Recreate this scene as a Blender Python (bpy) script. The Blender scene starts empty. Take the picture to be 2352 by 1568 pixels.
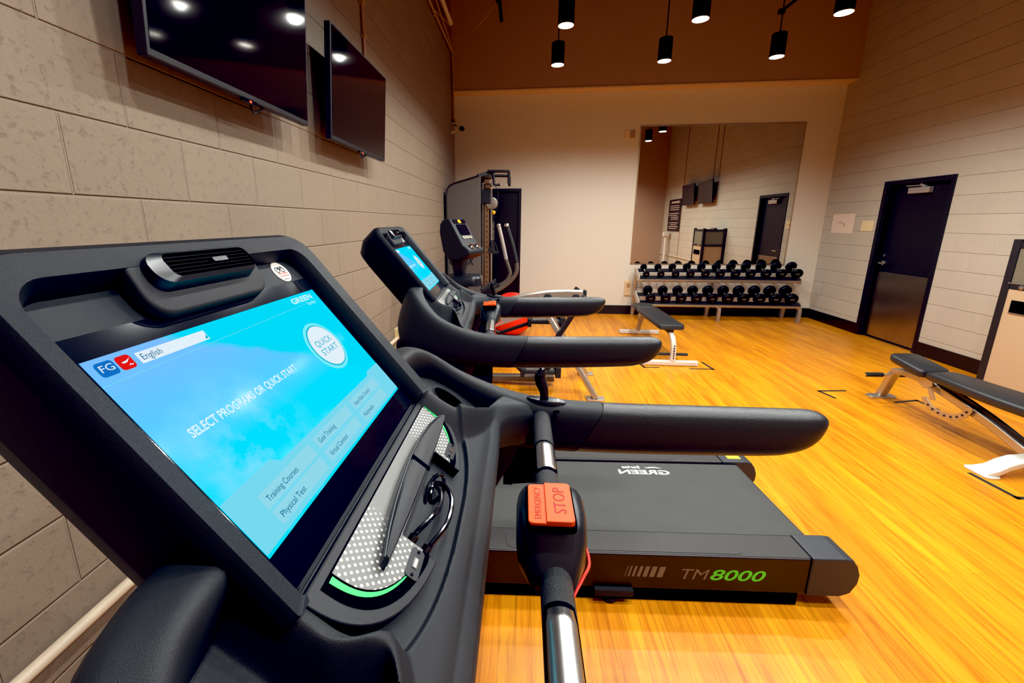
import bpy, bmesh, math, random
from mathutils import Vector, Matrix
random.seed(7)
C = bpy.context.scene.collection
PI = math.pi
sin, cos = math.sin, math.cos

# ------------------------------------------------------------------ materials
MATS = {}
def new_mat(name):
    m = bpy.data.materials.new(name); m.use_nodes = True
    nt = m.node_tree; nt.nodes.clear()
    out = nt.nodes.new('ShaderNodeOutputMaterial')
    MATS[name] = m
    return m, nt, out

def N(nt, kind, **kw):
    n = nt.nodes.new(kind)
    for k, v in kw.items():
        if k in n.inputs: n.inputs[k].default_value = v
        else: setattr(n, k, v)
    return n

def simple(name, col, rough=.5, metal=0., bump=0., bscale=200., spec=.5, var=0., vscale=6., coat=0., detail=3.):
    m, nt, out = new_mat(name)
    b = N(nt, 'ShaderNodeBsdfPrincipled', Roughness=rough, Metallic=metal)
    b.inputs['Base Color'].default_value = (*col, 1)
    b.inputs['Specular IOR Level'].default_value = spec
    b.inputs['Coat Weight'].default_value = coat
    nt.links.new(b.outputs[0], out.inputs[0])
    tc = N(nt, 'ShaderNodeTexCoord')
    if bump:
        nz = N(nt, 'ShaderNodeTexNoise', Scale=bscale, Detail=detail)
        nt.links.new(tc.outputs['Object'], nz.inputs['Vector'])
        bp = N(nt, 'ShaderNodeBump', Strength=bump, Distance=.002)
        nt.links.new(nz.outputs[0], bp.inputs['Height'])
        nt.links.new(bp.outputs[0], b.inputs['Normal'])
    if var:
        nz2 = N(nt, 'ShaderNodeTexNoise', Scale=vscale, Detail=4.)
        nt.links.new(tc.outputs['Object'], nz2.inputs['Vector'])
        mx = N(nt, 'ShaderNodeMix', data_type='RGBA')
        nt.links.new(nz2.outputs[0], mx.inputs[0])
        mx.inputs[6].default_value = (*[c*(1-var) for c in col], 1)
        mx.inputs[7].default_value = (*[min(1, c*(1+var)) for c in col], 1)
        nt.links.new(mx.outputs[2], b.inputs['Base Color'])
    return m

def emis(name, col, s):
    m, nt, out = new_mat(name)
    e = N(nt, 'ShaderNodeEmission', Strength=s); e.inputs[0].default_value = (*col, 1)
    nt.links.new(e.outputs[0], out.inputs[0])
    return m

def lin(r, g, b):
    f = lambda c: (c/255/12.92) if c/255 <= .04045 else ((c/255+.055)/1.055)**2.4
    return (f(r), f(g), f(b))

def wall_mat(name, col, axis, shift, zshift=.007, rough=.62, upright=1.):
    """painted block wall: axis 'x' = wall in the YZ plane"""
    m, nt, out = new_mat(name)
    b = N(nt, 'ShaderNodeBsdfPrincipled', Roughness=rough)
    b.inputs['Specular IOR Level'].default_value = .35
    nt.links.new(b.outputs[0], out.inputs[0])
    tc = N(nt, 'ShaderNodeTexCoord')
    sp = N(nt, 'ShaderNodeSeparateXYZ'); nt.links.new(tc.outputs['Object'], sp.inputs[0])
    ay = N(nt, 'ShaderNodeMath', operation='ADD'); ay.inputs[1].default_value = shift
    az = N(nt, 'ShaderNodeMath', operation='ADD'); az.inputs[1].default_value = -zshift
    nt.links.new(sp.outputs[1], ay.inputs[0]); nt.links.new(sp.outputs[2], az.inputs[0])
    cb = N(nt, 'ShaderNodeCombineXYZ')
    nt.links.new(ay.outputs[0], cb.inputs[0]); nt.links.new(az.outputs[0], cb.inputs[1])
    br = N(nt, 'ShaderNodeTexBrick', Scale=1.)
    br.offset = .5; br.offset_frequency = 2
    br.inputs['Brick Width'].default_value = .4064
    br.inputs['Row Height'].default_value = .2032
    br.inputs['Mortar Size'].default_value = .0042
    br.inputs['Mortar Smooth'].default_value = .6
    br.inputs['Color1'].default_value = (1, 1, 1, 1); br.inputs['Color2'].default_value = (.955, .955, .955, 1)
    br.inputs['Mortar'].default_value = (1.0, 1.0, 1.0, 1)
    nt.links.new(cb.outputs[0], br.inputs['Vector'])
    n1 = N(nt, 'ShaderNodeTexNoise', Scale=2.2, Detail=3.); nt.links.new(tc.outputs['Object'], n1.inputs['Vector'])
    mx = N(nt, 'ShaderNodeMix', data_type='RGBA')
    mx.inputs[6].default_value = (*[c*.93 for c in col], 1); mx.inputs[7].default_value = (*[min(1, c*1.06) for c in col], 1)
    nt.links.new(n1.outputs[0], mx.inputs[0])
    mm = N(nt, 'ShaderNodeMix', data_type='RGBA', blend_type='MULTIPLY'); mm.inputs[0].default_value = 1.
    nt.links.new(mx.outputs[2], mm.inputs[6]); nt.links.new(br.outputs['Color'], mm.inputs[7])
    nt.links.new(mm.outputs[2], b.inputs['Base Color'])
    # relief: joints, block pores, roller stipple
    n2 = N(nt, 'ShaderNodeTexNoise', Scale=70., Detail=5., Roughness=.62); nt.links.new(tc.outputs['Object'], n2.inputs['Vector'])
    vo = N(nt, 'ShaderNodeTexNoise', Scale=42., Detail=8., Roughness=.7); nt.links.new(tc.outputs['Object'], vo.inputs['Vector'])
    pit = N(nt, 'ShaderNodeMapRange'); pit.inputs['From Min'].default_value = .32; pit.inputs['From Max'].default_value = .44
    nt.links.new(vo.outputs[0], pit.inputs['Value'])
    s1 = N(nt, 'ShaderNodeMath', operation='MULTIPLY'); s1.inputs[1].default_value = .30
    nt.links.new(n2.outputs[0], s1.inputs[0])
    s2 = N(nt, 'ShaderNodeMath', operation='MULTIPLY_ADD'); s2.inputs[1].default_value = .20
    nt.links.new(pit.outputs[0], s2.inputs[0]); nt.links.new(s1.outputs[0], s2.inputs[2])
    pp = N(nt, 'ShaderNodeMath', operation='PINGPONG'); pp.inputs[1].default_value = .1016
    nt.links.new(az.outputs[0], pp.inputs[0])
    hr = N(nt, 'ShaderNodeMapRange', interpolation_type='SMOOTHSTEP'); hr.inputs['From Min'].default_value = .0055; hr.inputs['From Max'].default_value = .0005
    nt.links.new(pp.outputs[0], hr.inputs['Value'])
    bw = N(nt, 'ShaderNodeMath', operation='MULTIPLY'); bw.inputs[1].default_value = upright
    nt.links.new(br.outputs['Fac'], bw.inputs[0])
    jm = N(nt, 'ShaderNodeMath', operation='MAXIMUM'); nt.links.new(bw.outputs[0], jm.inputs[0]); nt.links.new(hr.outputs[0], jm.inputs[1])
    s3 = N(nt, 'ShaderNodeMath', operation='MULTIPLY_ADD'); s3.inputs[1].default_value = -1.25
    nt.links.new(jm.outputs[0], s3.inputs[0]); nt.links.new(s2.outputs[0], s3.inputs[2])
    bp = N(nt, 'ShaderNodeBump', Strength=.85, Distance=.0055)
    nt.links.new(s3.outputs[0], bp.inputs['Height']); nt.links.new(bp.outputs[0], b.inputs['Normal'])
    return m

def floor_mat():
    m, nt, out = new_mat('floor_wood')
    b = N(nt, 'ShaderNodeBsdfPrincipled', Roughness=.34)
    b.inputs['Specular IOR Level'].default_value = .32
    nt.links.new(b.outputs[0], out.inputs[0])
    tc = N(nt, 'ShaderNodeTexCoord')
    sp = N(nt, 'ShaderNodeSeparateXYZ'); nt.links.new(tc.outputs['Object'], sp.inputs[0])
    cb = N(nt, 'ShaderNodeCombineXYZ')
    nt.links.new(sp.outputs[1], cb.inputs[0]); nt.links.new(sp.outputs[0], cb.inputs[1])
    def brick(w, h, c1, c2, mo, ms, off):
        br = N(nt, 'ShaderNodeTexBrick', Scale=1.)
        br.offset = off; br.offset_frequency = 2
        br.inputs['Brick Width'].default_value = w; br.inputs['Row Height'].default_value = h
        br.inputs['Mortar Size'].default_value = ms; br.inputs['Mortar Smooth'].default_value = .2
        br.inputs['Color1'].default_value = (*c1, 1); br.inputs['Color2'].default_value = (*c2, 1); br.inputs['Mortar'].default_value = (*mo, 1)
        nt.links.new(cb.outputs[0], br.inputs['Vector'])
        return br
    br = brick(1.15, .062, FL1, FL2, tuple(c*.62 for c in FL2), .0009, .37)
    # long grain
    mp = N(nt, 'ShaderNodeMapping'); mp.inputs['Scale'].default_value = (26., 1.3, 1.)
    nt.links.new(tc.outputs['Object'], mp.inputs[0])
    g = N(nt, 'ShaderNodeTexNoise', Scale=1.6, Detail=7., Roughness=.62, Distortion=.9); nt.links.new(mp.outputs[0], g.inputs['Vector'])
    cr = N(nt, 'ShaderNodeValToRGB')
    cr.color_ramp.elements[0].position = .30; cr.color_ramp.elements[0].color = (.50, .36, .22, 1)
    cr.color_ramp.elements[1].position = .56; cr.color_ramp.elements[1].color = (1, 1, 1, 1)
    nt.links.new(g.outputs[0], cr.inputs[0])
    mm = N(nt, 'ShaderNodeMix', data_type='RGBA', blend_type='MULTIPLY'); mm.inputs[0].default_value = .8
    nt.links.new(br.outputs['Color'], mm.inputs[6]); nt.links.new(cr.outputs[0], mm.inputs[7])
    # broad patches of tone
    mp2 = N(nt, 'ShaderNodeMapping'); mp2.inputs['Scale'].default_value = (5., .5, 1.)
    nt.links.new(tc.outputs['Object'], mp2.inputs[0])
    g2 = N(nt, 'ShaderNodeTexNoise', Scale=1.5, Detail=3.); nt.links.new(mp2.outputs[0], g2.inputs['Vector'])
    cr2 = N(nt, 'ShaderNodeValToRGB')
    cr2.color_ramp.elements[0].position = .3; cr2.color_ramp.elements[0].color = (.66, .55, .45, 1)
    cr2.color_ramp.elements[1].position = .65; cr2.color_ramp.elements[1].color = (1, 1, 1, 1)
    nt.links.new(g2.outputs[0], cr2.inputs[0])
    m2 = N(nt, 'ShaderNodeMix', data_type='RGBA', blend_type='MULTIPLY'); m2.inputs[0].default_value = .8
    nt.links.new(mm.outputs[2], m2.inputs[6]); nt.links.new(cr2.outputs[0], m2.inputs[7])
    nt.links.new(m2.outputs[2], b.inputs['Base Color'])
    rr = N(nt, 'ShaderNodeMapRange'); rr.inputs['To Min'].default_value = .28; rr.inputs['To Max'].default_value = .42
    nt.links.new(g.outputs[0], rr.inputs['Value']); nt.links.new(rr.outputs[0], b.inputs['Roughness'])
    bp = N(nt, 'ShaderNodeBump', Strength=.12, Distance=.001)
    nt.links.new(g.outputs[0], bp.inputs['Height']); nt.links.new(bp.outputs[0], b.inputs['Normal'])
    return m

FL1, FL2 = (.93, .385, .009), (.88, .315, .006)
floor_mat()
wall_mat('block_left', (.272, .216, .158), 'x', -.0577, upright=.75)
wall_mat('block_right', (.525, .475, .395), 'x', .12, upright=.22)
simple('drywall', (.68, .625, .53), .7, bump=.12, bscale=90, var=.03, vscale=1.5)
simple('drywall_dark', (.42, .28, .19), .75, bump=.12, bscale=90, var=.05, vscale=1.2)
simple('ceiling_paint', (.10, .06, .035), .8, var=.1)
simple('trim_cream', (.74, .54, .32), .5, bump=.05)
simple('black_base', (.006, .005, .005), .35, bump=.05, bscale=60)
simple('black_paint', (.005, .005, .007), .4, bump=.05, bscale=120)
simple('black_frame', (.010, .009, .010), .45, bump=.06, bscale=150)
simple('black_gloss', (.004, .004, .006), .12)
simple('plastic', (.015, .017, .020), .50, bump=.35, bscale=1700, spec=.38, detail=2.)
simple('plastic_housing', (.0055, .0075, .0110), .47, bump=.35, bscale=1700, spec=.34, detail=2.)
simple('plastic_dark', (.005, .006, .009), .48, bump=.25, bscale=1900, detail=2.)
simple('plastic_smooth', (.009, .011, .015), .30)
simple('grip_skin', (.012, .013, .014), .33, bump=.35, bscale=420, detail=4.)
simple('bar_texture', (.030, .031, .033), .42, bump=1.0, bscale=900, detail=2.)
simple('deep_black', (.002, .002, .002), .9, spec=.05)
simple('bezel_glass', (.003, .004, .009), .10, spec=.5)
simple('tv_screen', (.004, .004, .005), .06, spec=.5)
simple('steel', (.55, .54, .52), .28, 1., bump=.12, bscale=40, var=.10, vscale=20)
simple('chrome', (.75, .74, .72), .12, 1.)
simple('silver_paint', (.50, .455, .40), .34, .75, bump=.05)
simple('white_paint', (.68, .65, .59), .35, bump=.04)
simple('kick_steel', (.44, .38, .30), .26, 1., var=.25, vscale=5)
simple('rubber', (.012, .012, .012), .7, bump=.2, bscale=150)
simple('vinyl', (.022, .022, .023), .40, bump=.25, bscale=300)
simple('belt', (.044, .044, .040), .62, bump=.45, bscale=500, var=.22, vscale=9)
simple('rail_plastic', (.026, .023, .020), .5, bump=.3, bscale=700)
simple('frame_metal', (.016, .010, .008), .36, .2, bump=.05)
simple('cap_plastic', (.026, .029, .034), .42, bump=.2, bscale=900)
simple('dumbbell_rubber', (.006, .006, .007), .42, bump=.1, bscale=200, spec=.22)
simple('red_button', (.86, .088, .003), .42, spec=.2)
simple('lettering_red', (.36, .012, .002), .5, spec=.2)
simple('red_rubber', (.80, .028, .012), .38, bump=.05, bscale=60)
simple('red_cord', (.80, .03, .015), .45)
simple('green_trim', (.01, .55, .12), .4)
simple('white_print', (.82, .82, .80), .5)
simple('grey_print', (.20, .165, .14), .5)
simple('green_print', (.10, .85, .05), .5)
simple('yellow_print', (.90, .72, .02), .5)
simple('black_print', (.01, .01, .01), .5)
simple('red_print', (.45, .10, .06), .5)
simple('sticker_white', (.82, .77, .72), .45)
simple('tan_panel', (.50, .36, .22), .45, bump=.05, var=.05)
simple('olive_panel', (.17, .15, .105), .45, bump=.05, var=.08)
simple('grey_panel_paint', (.115, .103, .091), .42, bump=.05)
simple('gun_metal', (.16, .135, .11), .4, .5)
simple('bronze_post', (.28, .17, .09), .35, .6)
simple('box_cream', (.72, .60, .33), .5)
simple('plate_tan', (.42, .26, .12), .5)
simple('paper', (.80, .66, .54), .7, var=.05, vscale=30)
simple('plate_yellow', (.80, .66, .40), .5)
simple('pipe_paint', (.70, .58, .44), .45, bump=.05)
simple('pipe_brown', (.40, .25, .13), .5)
simple('silver_plate', (.52, .46, .44), .4, .6)
simple('tape', (.014, .012, .010), .6)
simple('sign_print', (.55, .42, .36), .6)
simple('mirror_edge', (.55, .40, .22), .3, .8)
simple('yellow_strap', (.75, .45, .03), .5)
m, nt, out = new_mat('mirror')
b = N(nt, 'ShaderNodeBsdfPrincipled', Roughness=.012, Metallic=1.)
tc = N(nt, 'ShaderNodeTexCoord'); nz = N(nt, 'ShaderNodeTexNoise', Scale=2.)
nt.links.new(tc.outputs['Object'], nz.inputs['Vector'])
mx = N(nt, 'ShaderNodeMix', data_type='RGBA'); mx.inputs[6].default_value = (.78, .76, .70, 1); mx.inputs[7].default_value = (.80, .78, .72, 1)
nt.links.new(nz.outputs[0], mx.inputs[0]); nt.links.new(mx.outputs[2], b.inputs['Base Color'])
nt.links.new(b.outputs[0], out.inputs[0])
emis('lamp_glow', (1., .93, .80), 16.)
emis('led_red', (1., .06, .02), 4.)
emis('led_amber', (1., .35, .03), 3.)
def light_col(r, g, b, s=1.0): return lin(r, g, b)
emis('ui_white', lin(226, 240, 250), 1.0)
emis('ui_text_white', lin(214, 240, 255), 1.05)
emis('ui_ink', lin(20, 120, 160), .8)
emis('ui_aqua', lin(120, 235, 250), 1.0)
emis('ui_teal', lin(30, 190, 215), .9)
emis('ui_panel', lin(150, 222, 240), .95)
emis('ui_tab', lin(125, 222, 245), .95)
emis('ui_logo', lin(185, 245, 255), 1.0)
emis('ui_blue', lin(40, 120, 205), .9)
emis('ui_red', lin(225, 38, 25), 1.0)
emis('ui_lilac', lin(140, 190, 250), 1.0)

def screen_mat():
    m, nt, out = new_mat('display_picture')
    e = N(nt, 'ShaderNodeEmission', Strength=1.0)
    g = N(nt, 'ShaderNodeBsdfGlossy', Roughness=.12); g.inputs[0].default_value = (.0025, .0025, .0025, 1)
    ad = N(nt, 'ShaderNodeAddShader')
    nt.links.new(e.outputs[0], ad.inputs[0]); nt.links.new(g.outputs[0], ad.inputs[1]); nt.links.new(ad.outputs[0], out.inputs[0])
    uv = N(nt, 'ShaderNodeUVMap'); uv.uv_map = 'UVMap'
    sp = N(nt, 'ShaderNodeSeparateXYZ'); nt.links.new(uv.outputs[0], sp.inputs[0])
    # cloud-like boundary, upper right is saturated cyan, lower left pale blue
    n1 = N(nt, 'ShaderNodeTexNoise', Scale=9., Detail=5., Roughness=.55); nt.links.new(uv.outputs[0], n1.inputs['Vector'])
    # f = u*? : distance to a diagonal going from (-.13,.12) to (.06,.02)
    a = N(nt, 'ShaderNodeMath', operation='MULTIPLY_ADD'); a.inputs[1].default_value = .55; nt.links.new(sp.outputs[0], a.inputs[0]); nt.links.new(sp.outputs[1], a.inputs[2])
    w = N(nt, 'ShaderNodeMath', operation='MULTIPLY_ADD'); w.inputs[1].default_value = .05; nt.links.new(n1.outputs[0], w.inputs[0]); nt.links.new(a.outputs[0], w.inputs[2])
    mr = N(nt, 'ShaderNodeMapRange'); mr.inputs['From Min'].default_value = .070; mr.inputs['From Max'].default_value = .080
    nt.links.new(w.outputs[0], mr.inputs['Value'])
    # base vertical gradient
    cr = N(nt, 'ShaderNodeValToRGB'); el = cr.color_ramp.elements
    el[0].position = 0.; el[0].color = (*lin(0, 225, 250), 1)
    el[1].position = 1.; el[1].color = (*lin(125, 190, 255), 1)
    x = el.new(.42); x.color = (*lin(25, 222, 255), 1)
    x = el.new(.62); x.color = (*lin(85, 205, 255), 1)
    gr = N(nt, 'ShaderNodeMapRange'); gr.inputs['From Min'].default_value = -.1155; gr.inputs['From Max'].default_value = .1155
    nt.links.new(sp.outputs[1], gr.inputs['Value']); nt.links.new(gr.outputs[0], cr.inputs[0])
    mx = N(nt, 'ShaderNodeMix', data_type='RGBA'); nt.links.new(mr.outputs[0], mx.inputs[0])
    nt.links.new(cr.outputs[0], mx.inputs[6]); mx.inputs[7].default_value = (*lin(0, 218, 248), 1)
    # soft white cloud low left
    n2 = N(nt, 'ShaderNodeTexNoise', Scale=13., Detail=6., Roughness=.6); nt.links.new(uv.outputs[0], n2.inputs['Vector'])
    ds = N(nt, 'ShaderNodeVectorMath', operation='DISTANCE'); ds.inputs[1].default_value = (-.13, -.035, 0.)
    nt.links.new(uv.outputs[0], ds.inputs[0])
    dm = N(nt, 'ShaderNodeMapRange'); dm.inputs['From Min'].default_value = .11; dm.inputs['From Max'].default_value = .02
    nt.links.new(ds.outputs['Value'], dm.inputs['Value'])
    cm = N(nt, 'ShaderNodeMapRange'); cm.inputs['From Min'].default_value = .44; cm.inputs['From Max'].default_value = .66
    nt.links.new(n2.outputs[0], cm.inputs['Value'])
    ml = N(nt, 'ShaderNodeMath', operation='MULTIPLY'); nt.links.new(dm.outputs[0], ml.inputs[0]); nt.links.new(cm.outputs[0], ml.inputs[1])
    mx2 = N(nt, 'ShaderNodeMix', data_type='RGBA'); nt.links.new(ml.outputs[0], mx2.inputs[0])
    nt.links.new(mx.outputs[2], mx2.inputs[6]); mx2.inputs[7].default_value = (*lin(150, 225, 255), 1)
    nt.links.new(mx2.outputs[2], e.inputs[0])
    return m
screen_mat()

def dot_mat():
    """grey metal panel with a printed lattice of white dots fading towards the middle"""
    m, nt, out = new_mat('dotted_panel')
    b = N(nt, 'ShaderNodeBsdfPrincipled', Roughness=.42, Metallic=.25)
    nt.links.new(b.outputs[0], out.inputs[0])
    uv = N(nt, 'ShaderNodeUVMap'); uv.uv_map = 'UVMap'
    mp = N(nt, 'ShaderNodeMapping'); mp.inputs['Rotation'].default_value = (0, 0, PI/4); k = 1/.0072
    mp.inputs['Scale'].default_value = (k, k, k)
    nt.links.new(uv.outputs[0], mp.inputs[0])
    fr = N(nt, 'ShaderNodeVectorMath', operation='FRACTION'); nt.links.new(mp.outputs[0], fr.inputs[0])
    sp = N(nt, 'ShaderNodeSeparateXYZ'); nt.links.new(fr.outputs[0], sp.inputs[0])
    cb = N(nt, 'ShaderNodeCombineXYZ'); nt.links.new(sp.outputs[0], cb.inputs[0]); nt.links.new(sp.outputs[1], cb.inputs[1])
    ds = N(nt, 'ShaderNodeVectorMath', operation='DISTANCE'); ds.inputs[1].default_value = (.5, .5, 0.)
    nt.links.new(cb.outputs[0], ds.inputs[0])
    lt = N(nt, 'ShaderNodeMath', operation='LESS_THAN'); lt.inputs[1].default_value = .24; nt.links.new(ds.outputs['Value'], lt.inputs[0])
    s2 = N(nt, 'ShaderNodeSeparateXYZ'); nt.links.new(uv.outputs[0], s2.inputs[0])
    ab = N(nt, 'ShaderNodeMath', operation='ABSOLUTE')
    sh = N(nt, 'ShaderNodeMath', operation='ADD'); sh.inputs[1].default_value = -.02
    nt.links.new(s2.outputs[0], sh.inputs[0]); nt.links.new(sh.outputs[0], ab.inputs[0])
    fd = N(nt, 'ShaderNodeMapRange'); fd.inputs['From Min'].default_value = .085; fd.inputs['From Max'].default_value = .125
    nt.links.new(ab.outputs[0], fd.inputs['Value'])
    ml = N(nt, 'ShaderNodeMath', operation='MULTIPLY'); nt.links.new(lt.outputs[0], ml.inputs[0]); nt.links.new(fd.outputs[0], ml.inputs[1])
    mx = N(nt, 'ShaderNodeMix', data_type='RGBA'); nt.links.new(ml.outputs[0], mx.inputs[0])
    mx.inputs[6].default_value = (.15, .15, .147, 1); mx.inputs[7].default_value = (.92, .92, .90, 1)
    nt.links.new(mx.outputs[2], b.inputs['Base Color'])
    return m
dot_mat()

# ------------------------------------------------------------------ mesh helpers
class MB:
    def __init__(s): s.v = []; s.f = []; s.mi = []; s.uv = None
    def add(s, vs, fs, mi=0):
        o = len(s.v); s.v += [tuple(v) for v in vs]
        s.f += [tuple(i+o for i in f) for f in fs]; s.mi += [mi]*len(fs)
        return s
    def box(s, lo, hi, mi=0, R=None, c=None):
        x0, y0, z0 = lo; x1, y1, z1 = hi
        vs = [(x0,y0,z0),(x1,y0,z0),(x1,y1,z0),(x0,y1,z0),(x0,y0,z1),(x1,y0,z1),(x1,y1,z1),(x0,y1,z1)]
        if R is not None: vs = [tuple(R @ Vector(v) + Vector(c or (0,0,0))) for v in vs]
        return s.add(vs, [(0,3,2,1),(4,5,6,7),(0,1,5,4),(1,2,6,5),(2,3,7,6),(3,0,4,7)], mi)
    def loft(s, loops, mi=0, cap0=True, cap1=True, closed=True):
        n = len(loops[0]); o = len(s.v); fs = []
        vs = [p for l in loops for p in l]
        for i in range(len(loops)-1):
            for j in range(n if closed else n-1):
                k = (j+1) % n
                fs.append((i*n+j, i*n+k, (i+1)*n+k, (i+1)*n+j))
        if cap0: fs.append(tuple(reversed(range(n))))
        if cap1: fs.append(tuple(range((len(loops)-1)*n, len(loops)*n)))
        return s.add(vs, fs, mi)
    def tube(s, pts, r, seg=12, mi=0, cap=True, flat=1., up=None):
        P = [Vector(p) for p in pts]; n = len(P)
        rs = r if isinstance(r, (list, tuple)) else [r]*n
        T = []
        for i in range(n):
            a = P[max(i-1, 0)]; b = P[min(i+1, n-1)]
            d = (b-a); d = d.normalized() if d.length > 1e-9 else Vector((0,0,1)); T.append(d)
        u = Vector(up) if up else (Vector((0,0,1)) if abs(T[0].z) < .9 else Vector((1,0,0)))
        u = (u - T[0]*u.dot(T[0])).normalized()
        loops = []
        for i in range(n):
            u = (u - T[i]*u.dot(T[i]))
            u = u.normalized() if u.length > 1e-6 else T[i].orthogonal().normalized()
            w = T[i].cross(u)
            loops.append([tuple(P[i] + u*(cos(a)*rs[i]) + w*(sin(a)*rs[i]*flat)) for a in [2*PI*k/seg for k in range(seg)]])
        return s.loft(loops, mi, cap, cap)
    def bar(s, pts, w, h, mi=0, up=(0,0,1)):
        """rectangular section swept along points; w across, h along up"""
        P = [Vector(p) for p in pts]; n = len(P); loops = []
        for i in range(n):
            d = (P[min(i+1, n-1)] - P[max(i-1, 0)]).normalized()
            u = Vector(up); u = (u - d*u.dot(d)).normalized(); x = d.cross(u)
            loops.append([tuple(P[i] + x*a*w/2 + u*b_*h/2) for a, b_ in ((-1,-1),(1,-1),(1,1),(-1,1))])
        return s.loft(loops, mi)
    def lathe(s, prof, o=(0,0,0), ax=(0,0,1), seg=24, mi=0):
        """prof: list of (radius, height along axis)"""
        a = Vector(ax).normalized(); u = a.orthogonal().normalized(); w = a.cross(u); o = Vector(o)
        loops = [[tuple(o + a*h + (u*cos(t)+w*sin(t))*r) for t in [2*PI*k/seg for k in range(seg)]] for r, h in prof]
        return s.loft(loops, mi, prof[0][0] > 1e-6, prof[-1][0] > 1e-6)
    def prism(s, poly, fn, n0, n1, mi=0):
        return s.loft([[fn(a, b_, n0) for a, b_ in poly], [fn(a, b_, n1) for a, b_ in poly]], mi)
    def sphere(s, c, r, seg=32, rings=20, mi=0):
        prof = [(r*sin(PI*i/rings), -r*cos(PI*i/rings)) for i in range(rings+1)]
        prof[0] = (1e-5, -r); prof[-1] = (1e-5, r)
        return s.lathe(prof, c, (0,0,1), seg, mi)
    def build(s, name, mats, parent=None, smooth=35, bevel=0., bseg=2, recalc=True):
        me = bpy.data.meshes.new(name); me.from_pydata(s.v, [], s.f); me.update()
        if not isinstance(mats, (list, tuple)): mats = [mats]
        for m in mats: me.materials.append(MATS[m])
        for p, i in zip(me.polygons, s.mi): p.material_index = i
        if recalc:
            bm = bmesh.new(); bm.from_mesh(me)
            bmesh.ops.recalc_face_normals(bm, faces=bm.faces[:]); bm.to_mesh(me); bm.free()
        if smooth:
            me.polygons.foreach_set('use_smooth', [True]*len(me.polygons))
            try: me.set_sharp_from_angle(angle=math.radians(smooth))
            except Exception: pass
        o = bpy.data.objects.new(name, me); C.objects.link(o)
        if parent is not None: o.parent = parent
        if bevel:
            b = o.modifiers.new('bevel', 'BEVEL'); b.width = bevel; b.segments = bseg; b.limit_method = 'ANGLE'; b.angle_limit = math.radians(40)
            b.harden_normals = False
        return o

def tag(o, label, cat, group=None):
    o['label'] = label; o['category'] = cat
    if group: o['group'] = group
    return o
def thing(name, label, cat, loc=(0,0,0), rotz=0., group=None):
    o = bpy.data.objects.new(name, None); C.objects.link(o); o.empty_display_size = .05
    o.location = loc; o.rotation_euler = (0, 0, rotz)
    return tag(o, label, cat, group)
def structure(o): o['kind'] = 'structure'; return o
def dup(root, loc=None, rotz=None, label=None, group=None):
    def cp(o, par):
        c = o.copy(); C.objects.link(c); c.parent = par
        for ch in list(o.children): cp(ch, c)
        return c
    r = cp(root, None)
    if loc is not None: r.location = loc
    if rotz is not None: r.rotation_euler = (0, 0, rotz)
    if label: r['label'] = label
    if group: r['group'] = group
    return r
def catmull(pts, n=8):
    P = [Vector(p) for p in pts]; out = []
    for i in range(len(P)-1):
        p0 = P[max(i-1, 0)]; p1 = P[i]; p2 = P[i+1]; p3 = P[min(i+2, len(P)-1)]
        for k in range(n):
            t = k/n
            out.append(.5*((2*p1) + (p2-p0)*t + (2*p0-5*p1+4*p2-p3)*t*t + (-p0+3*p1-3*p2+p3)*t**3))
    out.append(P[-1]); return [tuple(p) for p in out]
def rrect(x0, x1, y0, y1, r, seg=5):
    """rounded rectangle polygon; r may be 4 radii for corners (x0,y0),(x1,y0),(x1,y1),(x0,y1)"""
    rs = r if isinstance(r, (list, tuple)) else [r]*4
    pts = []
    for (cx, cy, a0), q in zip(((x0, y0, PI), (x1, y0, 1.5*PI), (x1, y1, 0.), (x0, y1, .5*PI)), rs):
        sx = 1 if cx == x0 else -1; sy = 1 if cy == y0 else -1
        for k in range(seg+1):
            a = a0 + (PI/2)*k/seg
            pts.append((cx+sx*q+q*cos(a), cy+sy*q+q*sin(a)))
    return pts
def text_mesh(body, size, fn, mat, name, parent, width=None, shear=0., bold=0., spacing=1., sx=1., depth=0.):
    """flat lettering; fn maps (x, y) in text space (baseline at y=0) to a 3-D point"""
    cu = bpy.data.curves.new(name, 'FONT'); cu.body = body; cu.size = size; cu.shear = shear; cu.offset = bold; cu.space_character = spacing
    cu.resolution_u = 3
    o = bpy.data.objects.new(name, cu); C.objects.link(o)
    dg = bpy.context.evaluated_depsgraph_get(); dg.update()
    me = bpy.data.meshes.new_from_object(o.evaluated_get(dg))
    bpy.data.objects.remove(o); bpy.data.curves.remove(cu)
    xs = [v.co.x for v in me.vertices]
    k = sx
    if width: k = width/max(1e-6, max(xs)-min(xs))
    x0 = min(xs)
    for v in me.vertices: v.co = Vector(fn((v.co.x-x0)*k, v.co.y))
    me.materials.clear(); me.materials.append(MATS[mat])
    r = bpy.data.objects.new(name, me); C.objects.link(r); r.parent = parent
    return r
def ss(a, b, x):
    t = max(0., min(1., (x-a)/(b-a))); return t*t*(3-2*t)

# ------------------------------------------------------------------ room
XR, YB, YF, ZC = 5.925, 7.6018, -.66, 4.9
structure(MB().box((-.1, YF-.1, -.1), (XR+.1, YB+.1, 0)).build('floor', 'floor_wood', smooth=0))
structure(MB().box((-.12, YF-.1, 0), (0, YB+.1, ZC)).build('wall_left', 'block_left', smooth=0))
# right wall with a door opening y 5.51..6.51, z 0..2.07
DY0, DY1, DZ = 5.525, 6.515, 2.07
w = MB()
w.box((XR, YF-.1, 0), (XR+.14, DY0, ZC)); w.box((XR, DY1, 0), (XR+.14, YB+.1, ZC)); w.box((XR, DY0, DZ), (XR+.14, DY1, ZC))
structure(w.build('wall_right', 'block_right', smooth=0))
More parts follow.
